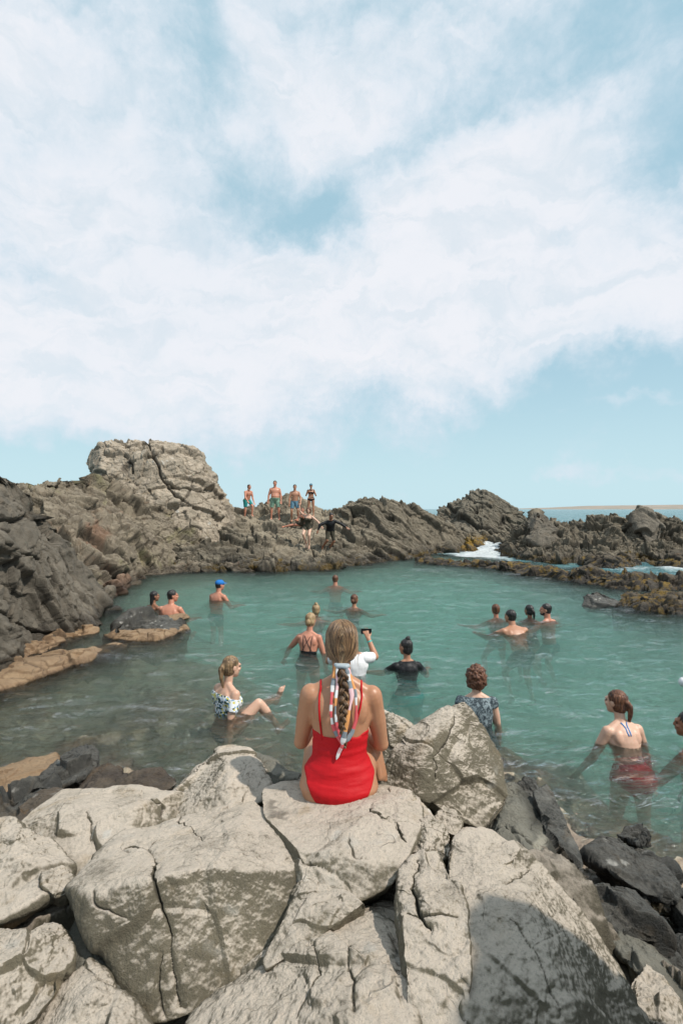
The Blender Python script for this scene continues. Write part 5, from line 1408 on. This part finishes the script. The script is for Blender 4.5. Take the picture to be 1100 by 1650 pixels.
# ------------------------------------------------------------------ the woman in red on the seat boulder
RED = cloth_mat('red_swimsuit_cloth', (0.47, 0.004, 0.009, 1), 0.6)
BLACKC = cloth_mat('black_swim_cloth', (0.012, 0.012, 0.014, 1), 0.5)
WHITEC = cloth_mat('white_shirt_cloth', (0.80, 0.79, 0.80, 1))
TEALC = cloth_mat('teal_shorts_cloth', (0.02, 0.22, 0.21, 1)); GREENC = cloth_mat('pale_green_shorts_cloth', (0.22, 0.36, 0.27, 1))
BLUEC = cloth_mat('blue_grey_shorts_cloth', (0.10, 0.20, 0.27, 1)); CAPC = cloth_mat('blue_cap_cloth', (0.02, 0.17, 0.52, 1))
OLIVEC = cloth_mat('dark_olive_cloth', (0.05, 0.045, 0.03, 1)); CYANC = cloth_mat('turquoise_cloth', (0.02, 0.50, 0.48, 1))
FLORAL = cloth_mat('floral_cloth', (0.8, 0.8, 0.8, 1), pat='floral'); FADED = cloth_mat('mottled_grey_cloth', (0.1, 0.12, 0.13, 1), pat='faded')
PINKC = cloth_mat('pink_strap_cloth', (0.65, 0.05, 0.16, 1)); BLUEP = cloth_mat('blue_strap_cloth', (0.08, 0.25, 0.55, 1))
PHONE, k, out = new_mat('phone_shell'); principled(k, out, Base_Color=(0.012, 0.012, 0.014, 1), Roughness=0.25)

hero = Human('woman in a red swimsuit with a striped scarf in her braid, sitting on a boulder', 'gold', 1.73, facing=0, pitch=3, curl=9, roll=1.5,
             head_yaw=-4, head_pitch=-4, voxel=0.0048, smooth=14, shoulders=1.01, fat=1.10, hips=1.0, group=None,
             arms={'L': ((-.20, .22, -1), (.30, .95, .10)), 'R': ((.20, .20, -1), (-.42, .90, .02))},
             legs={'L': ((-.14, .97, .06), (.68, -.50, .10), (.10, .05, -1)), 'R': ((.12, .88, .42), (-.15, .35, -.9))})
q = P(547, 1306, 2.60); hero.place((546 - 550) / F * 2.73, 2.73, q[2] + .100)
HL = np.array(hero.root.location)
bk = .222 + .02 * (np.abs(hero.lx) > .1) * ss(np.abs(hero.lx), .05, .15)
m_ = hero.isb('chest', 'waist', 'pelvis', 'thigh') & (hero.hz < np.where(hero.ly > .02, .36, bk)) & (hero.hz > -.135 + 7.5 * np.maximum(0, np.abs(hero.lx - .005) - .022) ** 2)
m_ &= ~(hero.isb('thigh') & (hero.ly > .03)) & (np.abs(hero.lx) < .182) & (hero.ly < .13)
suit = shell('swimsuit', hero.body.data, m_, .0035, RED, hero.root, fold=.006, edge_smooth=26, fs=(5, 5, 24))
def on_back(x, z, off=.003):
    p, fr = hero.spine(z); h = hero.surf((p + fr @ v3(x, -.35, 0)) * hero.s, fr @ v3(0, 1, 0))
    return None if h is None else h + v3(0, -off, 0)
for pts in ([(-.088, .205), (-.095, .25), (-.103, .30), (-.108, .36), (-.108, .41), (-.104, .44)], [(.050, .205), (.062, .25), (.080, .30), (.096, .36), (.104, .41), (.102, .44)]):
    fine_ = np.stack([np.interp(np.linspace(0, 5, 24), range(6), [a[i] for a in pts]) for i in (0, 1)], 1)
    L = [on_back(a, b_) for a, b_ in fine_]; L = [a for a in L if a is not None]
    last = L[-1]
    for dy in (.02, .04, .06, .08, .10, .12):
        h = hero.surf(v3(last[0], last[1] + dy, last[2] + .2), v3(0, 0, -1))
        if h is not None: L.append(h)
    tube('strap', L, .0048, RED, hero.root, flat=.55)

# hair: a fitted base plus combed strands gathered at the nape
hb = Blob(); H, k_ = hero.H, hero.hk
hb.ball(H(0, -.020, .036), .081 * k_, .094 * k_, .088 * k_, hero.HF, 13, 24)
hb.ball(H(0, -.036, -.010), .083 * k_, .076 * k_, .092 * k_, hero.HF, 13, 24)
hb.limb(H(0, -.055, -.05), H(0, -.088, -.098), .062 * k_, .022 * k_)
me = hb.fuse(.004, 6)
HAIRM, k, out = new_mat('combed_blond_brown_hair')
sh_ = k.attr('sh').outputs['Fac']
pos = k.node('ShaderNodeTexCoord').outputs['Object']; nn, _ = k.noise(pos, 16, 4, 0.6)
f_ = k.m('ADD', sh_, k.m('MULTIPLY', k.m('SUBTRACT', nn, 0.5), 0.7))
c_ = k.mix(k.ss(f_, 0.1, 0.55), (0.05, 0.026, 0.013, 1), (0.185, 0.105, 0.052, 1)); c_ = k.mix(k.ss(f_, 0.5, 1.0), c_, (0.37, 0.225, 0.11, 1))
pp = principled(k, out, Base_Color=c_, Roughness=0.42); pp.inputs['Specular IOR Level'].default_value = 0.6
hair = link_mesh('hair', me, HR['dkblond'], hero.root)
rng = np.random.default_rng(5)
class Tubes:
    def __init__(s): s.V = []; s.F = []; s.A = []; s.n = 0
    def add(s, pts, r, a, seg=4):
        n = len(pts); T = np.gradient(pts, axis=0); T /= np.linalg.norm(T, axis=1, keepdims=True) + 1e-9
        u = np.cross(T, (0.3, 0.2, 0.93)); u /= np.linalg.norm(u, axis=1, keepdims=True) + 1e-9; v = np.cross(T, u)
        an = np.linspace(0, 2 * math.pi, seg, endpoint=False)
        V = pts[:, None] + (np.cos(an)[None, :, None] * u[:, None] + np.sin(an)[None, :, None] * v[:, None]) * np.reshape(r, (-1, 1, 1))
        i = (np.arange(n - 1)[:, None] * seg + np.arange(seg)[None]); j = np.arange(n - 1)[:, None] * seg + (np.arange(seg)[None] + 1) % seg
        s.F.append(np.stack([i, j, j + seg, i + seg], -1).reshape(-1, 4) + s.n)
        s.V.append(V.reshape(-1, 3)); s.A.append(np.full(n * seg, a)); s.n += n * seg
    def build(s, name, mat, parent):
        return mesh_obj(name, np.vstack(s.V), np.vstack(s.F), mat, parent, attrs={'sh': np.concatenate(s.A)})
T_ = Tubes()
knot = H(.004, -.098, -.100)
from mathutils.bvhtree import BVHTree
_b = bmesh.new(); _b.from_mesh(me); hbv = BVHTree.FromBMesh(_b); _b.free()
cen = H(0, -.03, .01)
for i in range(2600):
    th_ = rng.uniform(-math.pi, math.pi); ph = rng.uniform(0.15, 1.25) if rng.random() < .8 else rng.uniform(1.25, 1.9)
    d0 = v3(math.sin(th_) * math.sin(ph), math.cos(th_) * math.sin(ph) * (1 if math.cos(th_) < 0 else .75), math.cos(ph))
    d1 = unit(knot - cen); side_ = v3(np.sign(d0[0]) * (.25 + .5 * abs(d0[0])), -.45, -.15)
    n = 15; pts = []; lift = rng.uniform(.0005, .005) * (1.6 if rng.random() < .06 else 1)
    for t in np.linspace(0, 1, n):
        d = unit((1 - t) ** 2 * d0 + 2 * t * (1 - t) * side_ * .9 + t * t * d1)
        h_ = hbv.ray_cast(Vector(cen + d * .25), Vector(-d))
        if h_[0] is None: break
        pts.append(np.array(h_[0]) + d * lift * (.4 + .6 * math.sin(math.pi * min(1, t * 1.1))))
    if len(pts) < n: continue
    pts = np.array(pts); pts[-1] = knot + rng.normal(0, .006, 3)
    wv = np.sin(np.linspace(0, 5, n) + rng.uniform(0, 6)) * .0008
    T_.add(pts + wv[:, None] * rng.normal(0, 1, 3), rng.uniform(.0009, .0016) * np.linspace(1, .8, n), float(np.clip(rng.normal(.5, .28), 0, 1)))
for i in range(60):      # fly-aways at the nape and sides
    a = H(rng.choice([-1, 1]) * rng.uniform(.055, .08), rng.uniform(-.05, .02), rng.uniform(-.03, .06))
    b_ = a + v3(rng.normal(0, .012), rng.normal(-.01, .01), -rng.uniform(.04, .10)); mid = (a + b_) / 2 + rng.normal(0, .006, 3) + unit(a - cen) * .006
    t = np.linspace(0, 1, 9)[:, None]; T_.add((1 - t) ** 2 * a + 2 * t * (1 - t) * mid + t * t * b_, .0006, float(rng.uniform(.3, 1)))
T_.build('hair_strands', HAIRM, hair)
# braid down the back
def wpt(px, py, Y): return P(px, py, Y) - HL
kz = knot
back_y = lambda x, z: (on_back(x, z, 0))
def back_at(px, py, off):
    """a point lying just off the back as seen at the pixel"""
    o_ = v3(0, 0, CZ) - HL; d = unit(P(px, py, 2.4) - v3(0, 0, CZ)); h = hero.surf(o_, d)
    if h is None: return P(px, py, 2.42 - off) - HL
    return h - d * off
br = [kz + v3(.0, -.004, -.004), back_at(554, 1108, .030), back_at(554, 1130, .026), back_at(553, 1150, .024), back_at(552, 1170, .022), back_at(553, 1188, .02), back_at(554, 1204, .018)]
br = np.array(br); br[0, 1] = min(br[0, 1], br[1, 1])
tt_ = np.linspace(0, 6, 90); axis_ = np.stack([np.interp(tt_, range(7), br[:, i]) for i in range(3)], 1)
for _ in range(6): axis_[1:-1] = (axis_[:-2] + axis_[1:-1] * 2 + axis_[2:]) / 4
T2 = Tubes(); u_ = np.linspace(0, 1, 90)
wid = .021 * (1 - .55 * u_) * np.minimum(1, u_ * 8 + .5)
for q in range(3):
    ph = u_ * 2 * math.pi * 3.1 + q * 2 * math.pi / 3
    lane = axis_ + np.stack([np.sin(ph) * wid * 1.0, -np.sin(2 * ph) * wid * .5 - .002, 0 * ph], 1)
    for j in range(46):
        a, rr_ = rng.uniform(0, 2 * math.pi), math.sqrt(rng.random())
        off = np.stack([math.cos(a) * rr_ * wid * .62, math.sin(a) * rr_ * wid * .55, np.full(90, 0)], 1)
        T2.add(lane + off + rng.normal(0, .0003, 3), .0016, float(np.clip(rng.normal(.35, .25), 0, 1)))
T2.build('braid', HAIRM, hair)
# the scarf: twisted tails printed in stripes
SCARF, k, out = new_mat('striped_scarf_cloth')
cc = k.attr('sc').outputs['Color']; al = k.attr('al').outputs['Fac']
rib = k.m('SINE', k.m('MULTIPLY', al, 2000.0))
c_ = k.mix(k.ss(rib, 0.0, 0.6, 0, 0.28), cc, (0.75, 0.72, 0.70, 1))
principled(k, out, Base_Color=c_, Roughness=0.75)
OR, GR, WH, RE, PI_ = (.72, .27, .03), (.13, .17, .20), (.66, .66, .66), (.62, .015, .03), (.72, .42, .44)
def tail(pts, seqc, r0=.0105, name='scarf_tail'):
    pts = np.array(pts); n = 110; t = np.linspace(0, len(pts) - 1, n)
    p = np.stack([np.interp(t, range(len(pts)), pts[:, i]) for i in range(3)], 1)
    for _ in range(10): p[1:-1] = (p[:-2] + p[1:-1] * 2 + p[2:]) / 4
    L = np.concatenate([[0], np.cumsum(np.linalg.norm(np.diff(p, axis=0), axis=1))])
    ci = np.array([seqc[min(len(seqc) - 1, int(l / L[-1] * len(seqc)))] for l in L])
    r = r0 * (0.8 + .28 * np.sin(L * 55 + len(pts)) * .5 + .2 * np.sin(L * 23)); r[-6:] *= np.linspace(1, .35, 6); r[:4] *= .8
    return tube(name, p, r, SCARF, scarf, 12, attrs={'sc': ci, 'al': L}, flat=.42)
sb = Blob(); K0 = kz + v3(0, -.006, .006)
sb.limb(K0 + v3(-.030, .0, .004), K0 + v3(.034, -.006, .0), .010, .0125); sb.limb(K0 + v3(-.022, -.014, .003), K0 + v3(.022, -.018, -.001), .0125, .0135)
sme = sb.fuse(.0035, 4); sV, _n = mesh_np(sme)
at_ = sme.attributes.new('sc', 'FLOAT_COLOR', 'POINT'); at_.data.foreach_set('color', np.tile(np.array((.30, .36, .40, 1), np.float32), len(sV)))
at_ = sme.attributes.new('al', 'FLOAT', 'POINT'); at_.data.foreach_set('value', sV[:, 2].astype(np.float32))
scarf = link_mesh('scarf', sme, SCARF, hero.root)
b2 = lambda a, b_, o: back_at(a, b_, o)
KL, KR = K0 + v3(-.030, -.006, -.002), K0 + v3(.030, -.010, -.004)
tail([KL, b2(537, 1102, .045), b2(534, 1125, .030), b2(533, 1148, .020), b2(536, 1168, .016), b2(544, 1185, .018), b2(552, 1200, .03), b2(546, 1212, .018), b2(542, 1224, .014)], [OR, OR, GR, WH, RE, RE, WH, RE, WH, RE, GR, RE, RE, PI_, WH], .0112)
tail([KL + v3(.008, -.01, 0), b2(544, 1100, .050), b2(541, 1125, .034), b2(540, 1150, .026), b2(543, 1170, .026), b2(548, 1188, .03)], [WH, PI_, PI_, WH, OR, GR, WH, RE, RE], .0085)
tail([KR, b2(566, 1100, .048), b2(572, 1118, .032), b2(574, 1140, .022), b2(573, 1160, .02), b2(567, 1180, .022), b2(556, 1196, .028)], [PI_, OR, OR, GR, WH, RE, RE, RE, GR, GR], .0112)
tail([KR + v3(-.006, -.012, 0), b2(563, 1102, .055), b2(567, 1122, .042), b2(563, 1142, .036), b2(559, 1162, .034), b2(555, 1182, .034), b2(551, 1200, .03)], [GR, WH, GR, PI_, PI_, PI_, OR, OR, OR, GR, WH], .0122)

# ------------------------------------------------------------------ bathers in the water
SIT = {'L': ((-.15, .95, .15), (-.05, .55, -.6)), 'R': ((.15, .95, .15), (.05, .6, -.6))}
WADE = {'L': ((-.10, .12, -1), (0, -.10, -1)), 'R': ((.12, .05, -1), (0, -.05, -1))}
TREAD = {'L': ((-.25, .55, -.8), (0, -.5, -.8)), 'R': ((.25, .40, -.9), (0, -.4, -.8))}
OUTARM = {'L': ((-1, .35, -.45), (-.8, .55, .02)), 'R': ((1, .35, -.45), (.8, .55, .02))}

w = Human('woman with wet black hair low in the water beside the seated broad-backed man', 'brown', 1.62, facing=-30, head_yaw=-35, legs=SIT, voxel=.008,
          arms={'L': ((-.3, .3, -1), (0, .8, -.3)), 'R': ((.3, .4, -1), (0, .8, -.3))}).head_at(249, 953, 11.6)
w.hair('long', 'black'); w.band(BLACKC, .22, .34); w.bikini_bottom(BLACKC)
w = Human('broad-backed sunburnt man with cropped dark hair sitting in the shallows at left', 'red', 1.80, male=True, facing=-8, head_yaw=-62, pitch=8, curl=14, legs=SIT, voxel=.008, shoulders=1.06,
          arms={'L': ((-.25, .5, -1), (.2, .9, -.1)), 'R': ((.30, .5, -.9), (.35, .9, .0))}).head_at(278, 951, 10.9)
w.hair('short', 'black'); w.shorts(BLUEC)
w = Human('man in a bright blue cap chest deep near the left rocks', 'red', 1.78, male=True, facing=-28, head_yaw=-28, pitch=6, curl=8, legs=WADE, voxel=.008,
          arms={'L': ((-.3, .25, -1), (.2, .7, -.4)), 'R': ((.35, .45, -.9), (.3, .95, .05))}).head_at(354, 935, 12.6)
w.hair('short', 'black'); w.shorts(TEALC)
cb = Blob(); H, k_ = w.H, w.hk
cb.ball(H(0, -.012, .055), .088 * k_, .106 * k_, .078 * k_, w.HF, 11, 20); cb.ball(H(0, .105, .042), .066 * k_, .060 * k_, .009 * k_, w.HF)
link_mesh('cap', cb.fuse(.005, 2), CAPC, w.root)
w = Human('red-shouldered swimmer farthest out, alone below the jumping rock', 'red', 1.75, male=True, facing=0, pitch=15, legs=TREAD, arms=OUTARM, voxel=.008).head_at(540, 927, 14.9)
w.hair('short', 'auburn'); w.shorts(BLUEC)
w = Human('woman with a dark bun sculling with both arms in mid pool', 'tan', 1.66, facing=-14, head_yaw=-12, pitch=14, legs=TREAD, voxel=.008,
          arms={'L': ((-1, .3, -.28), (-.9, .4, .05)), 'R': ((.9, .45, -.5), (.7, .6, .05))}).head_at(571, 958, 11.7)
w.hair('lowbun', 'auburn'); w.swimsuit(BLACKC, .24)
w = Human('blond swimmer with arms spread wide behind the woman in the black swimsuit', 'red', 1.66, facing=4, pitch=10, legs=TREAD, voxel=.008,
          arms={'L': ((-1, .15, -.20), (-1, .2, .0)), 'R': ((1, .15, -.20), (1, .2, .0))}).head_at(509, 974, 10.8)
w.hair('topbun', 'blond'); w.swimsuit(BLUEC, .2)
w = Human('blond woman in a black cross-strap swimsuit wading waist deep', 'red', 1.68, facing=-14, pitch=8, curl=8, head_yaw=-5, head_pitch=-8, legs=WADE, voxel=.007, fat=1.08,
          arms={'L': ((-.75, .15, -.85), (-.45, .35, -.8)), 'R': ((.30, .05, -1), (.10, .3, -1))}).head_at(501, 988, 8.3)
w.hair('lowbun', 'blond'); w.swimsuit(BLACKC, .20)
for a, b_ in ((-.075, .05), (.075, -.05)):
    L = []
    for t in np.linspace(0, 1, 12):
        p, fr = w.spine(.20 + .22 * t); h = w.surf((p + fr @ v3(a + (b_ - a) * t, -.3, 0)) * w.s, fr @ v3(0, 1, 0))
        if h is not None: L.append(h)
    tube('strap', L, .004, BLACKC, w.root)
w = Human('person in a white t-shirt holding up a phone, half hidden behind the woman in red', 'tan', 1.74, male=True, facing=4, pitch=2, legs=WADE, voxel=.0075, fat=1.1,
          arms={'L': ((-.35, .75, -.30), (.45, .45, .80)), 'R': ((.50, .70, -.15), (-.32, .35, .88))}).head_at(566, 1014, 7.0)
w.hair('short', 'brown'); w.tee(WHITEC, 'shirt', .62, -.20, .47, .016)
wl = np.array(w.root.location); wr_ = rotz(R(w.F)) @ w.wrR
phn = bpy.data.meshes.new('phone'); bm = bmesh.new(); bmesh.ops.create_cube(bm, size=1)
for v in bm.verts: v.co = Vector((v.co.x * .150, v.co.y * .009, v.co.z * .074))
bmesh.ops.bevel(bm, geom=bm.edges[:], offset=.003, segments=2, affect='EDGES'); bm.to_mesh(phn); bm.free(); phn.materials.append(PHONE)
ph_ = bpy.data.objects.new('phone', phn); COL.objects.link(ph_)
q_ = wl + wr_ + v3(-.03, .045, .095); ph_.location = q_; tag(ph_, 'black phone held up sideways by the person in the white t-shirt', 'phone')
lens_ = Blob()
for dx in (-.055, -.035): lens_.ball(v3(dx, .006, .018), .008, .003, .008)
mesh_obj('lens', np.vstack(lens_.V), lens_.F, PHONE, ph_)
tube('wristband', [w.wrR + unit(w.elR - w.wrR) * .03, w.wrR + unit(w.elR - w.wrR) * .05], .033, CYANC, w.root, 16)
w = Human('person with a dark topknot in a black wetsuit top sculling in mid pool', 'tan', 1.66, facing=12, head_yaw=32, pitch=4, legs=TREAD, voxel=.0075, fat=1.08,
          arms={'L': ((-.55, .75, -.55), (-.9, .25, .06)), 'R': ((.75, .5, -.8), (.4, .9, .05))}).head_at(654, 1030, 7.3)
w.hair('topbun', 'black'); w.tee(BLACKC, 'wetsuit_top', .75, -.10, .48, .006); w.shorts(CYANC, .75, .03, .02)
w = Human('leftmost of the four swimmers at right, seen from behind with wet brown hair', 'red', 1.66, facing=6, pitch=5, legs=TREAD, voxel=.008, arms=OUTARM).head_at(798, 974, 10.8)
w.hair('wet', 'auburn'); w.swimsuit(FADED, .22)
w = Human('nearest of the four swimmers at right, bronzed man with a broad back at the surface', 'tan', 1.80, male=True, facing=12, head_yaw=22, pitch=34, curl=10, legs=TREAD, voxel=.008, shoulders=1.12,
          arms={'L': ((-.8, .6, -.5), (-.2, 1, 0)), 'R': ((.8, .6, -.5), (.2, 1, 0))}).head_at(822, 983, 9.6)
w.hair('short', 'black'); w.shorts(BLACKC)
w = Human('woman with a long wet dark ponytail among the four swimmers at right', 'brown', 1.64, facing=-4, head_yaw=28, pitch=8, legs=TREAD, voxel=.008, arms=OUTARM).head_at(852, 975, 10.7)
w.hair('pony', 'black'); w.swimsuit(BLACKC, .2)
w = Human('rightmost of the four swimmers, bearded man in profile', 'red', 1.76, male=True, facing=35, head_yaw=38, pitch=6, legs=TREAD, voxel=.008, arms=OUTARM).head_at(879, 973, 10.4)
w.hair('short', 'black'); w.shorts(TEALC)
bd = Blob(); H, k_ = w.H, w.hk
bd.ball(H(0, .040, -.078), .050 * k_, .058 * k_, .034 * k_, w.HF); bd.ball(H(0, .030, -.055), .065 * k_, .040 * k_, .035 * k_, w.HF)
link_mesh('beard', bd.fuse(.006, 2), HR['black'], w.root)
w = Human('woman with curly auburn hair in a mottled grey sleeveless top behind the sharp-crested boulder', 'fair', 1.66, facing=-6, pitch=6, curl=8, head_yaw=-8, legs=WADE, voxel=.007, fat=1.12,
          arms={'L': ((-.22, .30, -1), (.05, .5, -.8)), 'R': ((.24, .10, -1), (.05, .2, -1))}).head_at(767, 1073, 5.5)
w.hair('bob', 'auburn'); w.tee(FADED, 'top', .16, -.20, .455, .012)
w = Human('woman with a wet brown ponytail and red bikini bottom standing waist deep at right', 'fair', 1.62, facing=8, head_yaw=30, pitch=13, curl=14, legs=WADE, voxel=.0065, fat=1.08, hips=1.05,
          arms={'L': ((-.42, .15, -.9), (-.30, .45, -.75)), 'R': ((.40, .10, -.95), (.42, .30, -.8))}).head_at(993, 1113, 4.95)
w.hair('pony', 'auburn'); w.band(PINKC, .165, .178, 'bikini_strap')
m = w.isb('pelvis', 'thigh', 'waist') & (w.hz < .12) & (w.hz > -.13 + 2.2 * np.maximum(0, np.abs(w.lx) - .05) ** 1.6)
shell('bikini_bottom', w.body.data, m & ~(w.isb('thighL') & (w.tt('thighL') > .42)) & ~(w.isb('thighR') & (w.tt('thighR') > .42)), .012, RED, w.root, fold=.012)
nk = []
for sx in (-1, 1):
    p, fr = w.spine(.45)
    L = [w.surf((w.spine(z)[0] + w.spine(z)[1] @ v3(x * sx, -.25, 0)) * w.s, w.spine(z)[1] @ v3(0, 1, 0)) for z, x in ((.47, .030), (.45, .020), (.42, .012), (.38, .014), (.35, .010))]
    tube('halter_strap', [a for a in L if a is not None], .006, BLUEP, w.root, flat=.5)
w = Human('sunburnt bather reaching one arm left, cut by the right edge of the photo', 'brown', 1.72, male=True, facing=32, head_yaw=22, pitch=8, legs=WADE, voxel=.007,
          arms={'L': ((-.62, .35, -.62), (-.78, .50, -.10)), 'R': ((.3, .2, -1), (0, .5, -.8))}).head_at(1108, 1148, 4.9)
w.hair('short', 'black'); w.shorts(BLUEC)
w = Human('woman in a flowered off-shoulder top sitting in the shallows with bare legs out', 'fair', 1.66, facing=-42, pitch=-3, curl=12, head_yaw=-12, head_pitch=-6, voxel=.0065, fat=1.04,
          arms={'L': ((-.25, .15, -1), (-.10, .35, -1)), 'R': ((.05, -.30, -1), (.02, -.10, -1))},
          legs={'L': ((-.05, .90, .20), (.0, .98, .02), (0, .45, 1)), 'R': ((.28, .60, .62), (.12, .55, -.72))}).head_at(374, 1058, 5.7)
w.hair('pony', 'dkblond')
m = w.isb('chest', 'waist', 'upper') & (w.hz > .13) & (w.hz < .385)
for kx in 'LR': m &= ~(w.isb('upper_arm' + kx) & ((w.tt('upper_arm' + kx) > .62) | (w.tt('upper_arm' + kx) < .16)))
shell('flowered_top', w.body.data, m, .016, FLORAL, w.root, fold=.010); w.bikini_bottom(BLACKC)

# ------------------------------------------------------------------ people on the ridge
bpy.context.view_layer.update()
def bvh_of(names):
    out_ = []
    for o in bpy.data.objects:
        if o.type == 'MESH' and any(o.name.startswith(n) for n in names):
            b_ = bmesh.new(); b_.from_mesh(o.data); out_.append(BVHTree.FromBMesh(b_)); b_.free()
    return out_
RB = bvh_of(['rock_ridge'])
def ground(x, y):
    z = -9
    for b_ in RB:
        h = b_.ray_cast(Vector((x, y, 12)), Vector((0, 0, -1)))
        if h[0] is not None: z = max(z, h[0].z)
    return z
def stand(w, px, Y, py_head=None):
    x = (px - 550) / F * Y
    R_ = rotz(R(w.F)); zs = []
    for kx in 'LR':
        a = R_ @ getattr(w, 'an' + kx); zs.append(ground(x + a[0], Y + a[1]) - a[2] + .075)
    z = max(zs) if abs(zs[0] - zs[1]) > .5 else sum(zs) / 2 + .02
    w.place(x, Y, z); top = rotz(R(w.F)) @ w.head_c + v3(x, Y, z + .1)
    if 0: print('STAND', px, 'head py', round(820 + (CZ - top[2]) / top[1] * F, 1), 'want', py_head, 'zs', [round(a, 2) for a in zs])
    return w
GR_ = 'people on the jumping ridge'
w = Human('man in teal shorts stepping down the ridge, leftmost of the group', 'red', 1.64, male=True, facing=-140, pitch=16, curl=8, head_yaw=15, group=GR_, voxel=.0085, belly=.01,
          arms={'L': ((-.15, .15, -1), (.0, .5, -.9)), 'R': ((.15, .35, -1), (-.1, .7, -.7))},
          legs={'L': ((-.10, .75, -.65), (0, -.10, -1)), 'R': ((.10, .15, -1), (0, -.20, -1))})
w.hair('short', 'brown'); w.shorts(TEALC, .8, .022); stand(w, 398, 25.0, 780)
w = Human('big-bellied man in pale green shorts standing tallest on the ridge', 'red', 1.84, male=True, facing=-172, head_yaw=-8, group=GR_, voxel=.0085, belly=.05, fat=1.12,
          arms={'L': ((-.30, .05, -1), (-.02, .35, -1)), 'R': ((.34, .0, -1), (.12, .25, -1))},
          legs={'L': ((-.20, .12, -1), (-.05, -.10, -1)), 'R': ((.16, .0, -1), (.04, -.05, -1))})
w.hair('short', 'brown'); w.shorts(GREENC, .88, .028); stand(w, 443, 25.0, 771)
w = Human('tanned man in blue grey shorts standing behind the sitting bather', 'tan', 1.74, male=True, facing=-178, head_yaw=5, pitch=4, group=GR_, voxel=.0085,
          arms={'L': ((-.35, .2, -1), (.0, .6, -.7)), 'R': ((.25, .1, -1), (.02, .2, -1))},
          legs={'L': ((-.16, .45, -.9), (0, -.35, -1)), 'R': ((.14, .35, -.9), (0, -.3, -1))})
w.hair('short', 'black'); w.shorts(BLUEC, .8, .022); stand(w, 475, 24.8, 791)
w = Human('sunburnt bather sitting on the ridge with one leg stretched to the left', 'red', 1.68, facing=165, pitch=10, curl=10, head_yaw=15, group=GR_, voxel=.0085,
          arms={'L': ((-.3, .45, -.8), (.3, .6, .4)), 'R': ((.3, .45, -.8), (-.1, .8, .1))},
          legs={'L': ((-.30, .85, .35), (0, .2, -1)), 'R': ((.95, .45, -.05), (.95, .25, -.20))})
w.hair('lowbun', 'auburn'); w.swimsuit(OLIVEC); w.root.location = (0, 0, 0)
x = (489 - 550) / F * 24.3; w.place(x, 24.3, ground(x, 24.4) + .12)
w = Human('woman in a dark bikini and cap lifting a camera to her face on the ridge', 'tan', 1.56, facing=-178, group=GR_, voxel=.0085, fat=1.05,
          arms={'L': ((-.35, .35, -.9), (.35, .55, .85)), 'R': ((.35, .35, -.9), (-.35, .55, .85))})
w.hair('short', 'black'); w.band(BLACKC, .25, .345); w.bikini_bottom(BLACKC); stand(w, 501, 25.0, 785)
cb = Blob(); H, k_ = w.H, w.hk
cb.ball(H(0, -.012, .050), .086 * k_, .104 * k_, .078 * k_, w.HF, 11, 20); cb.ball(H(0, .105, .040), .062 * k_, .055 * k_, .009 * k_, w.HF); link_mesh('cap', cb.fuse(.006, 2), BLUEC, w.root)
cam_b = Blob(); hm = rotz(R(w.F)) @ ((w.wrL + w.wrR) / 2); cam_b.limb(v3(-.05, 0, 0), v3(.05, 0, 0), .03, .03); cam_b.limb(v3(0, 0, 0), v3(0, -.05, 0), .025, .022)
o = link_mesh('camera_body', cam_b.fuse(.006, 1), PHONE, None); o.name = 'compact_camera'; o.location = np.array(w.root.location) + hm + v3(0, -.03, .07)
tag(o, 'small black camera in the hands of the woman in the dark bikini', 'camera')
w = Human('woman in a dark swimsuit caught in mid jump with one arm thrown up', 'fair', 1.66, facing=175, pitch=8, roll=-6, group=GR_, voxel=.0085,
          arms={'L': ((-.80, .10, -.62), (-.62, .20, -.75)), 'R': ((.62, .20, .70), (.05, .1, 1))},
          legs={'L': ((-.02, .62, -.78), (.05, -.30, -.95), (0, .35, -.95)), 'R': ((.10, .70, -.65), (-.22, -.45, -.85), (0, .30, -.95))}).head_at(497, 818, 21.0)
w.hair('bob', 'auburn'); w.swimsuit(OLIVEC, .2, .36)
w = Human('jumper in a black long-sleeved wetsuit top with arms spread, in the air', 'brown', 1.72, male=True, facing=-160, pitch=26, curl=8, roll=8, head_pitch=-18, group=GR_, voxel=.0085, fat=1.08,
          arms={'L': ((-.92, .15, -.42), (-.80, .3, -.55)), 'R': ((.90, .05, -.30), (.35, .1, -.92))},
          legs={'L': ((-.10, .25, -.95), (.25, -.62, -.72), (0, -.2, -1)), 'R': ((.25, .45, -.85), (.18, -.75, -.62), (0, -.3, -1))}).head_at(534, 827, 20.9)
w.hair('short', 'black'); w.tee(BLACKC, 'wetsuit_top', 1.2, -.16, .49, .007)
m = w.isb('forearm') & ((w.tt('forearmL') < .92) & (w.tt('forearmR') < .92))
shell('sleeve', w.body.data, m, .007, BLACKC, w.root)
w.shorts(OLIVEC, .95, .01, .02)
# small white float at the right edge
fb_ = Blob(); fb_.ball(v3(0, 0, 0), .062, .062, .062); fb_.limb(v3(0, 0, .05), v3(0, 0, .085), .012, .012)
qf = W(1101, 1103); o = link_mesh('buoy', fb_.fuse(.006, 3), WHITEC, None); o.location = (qf[0], qf[1], .03)
tag(o, 'small white float bobbing at the right edge of the pool', 'buoy')
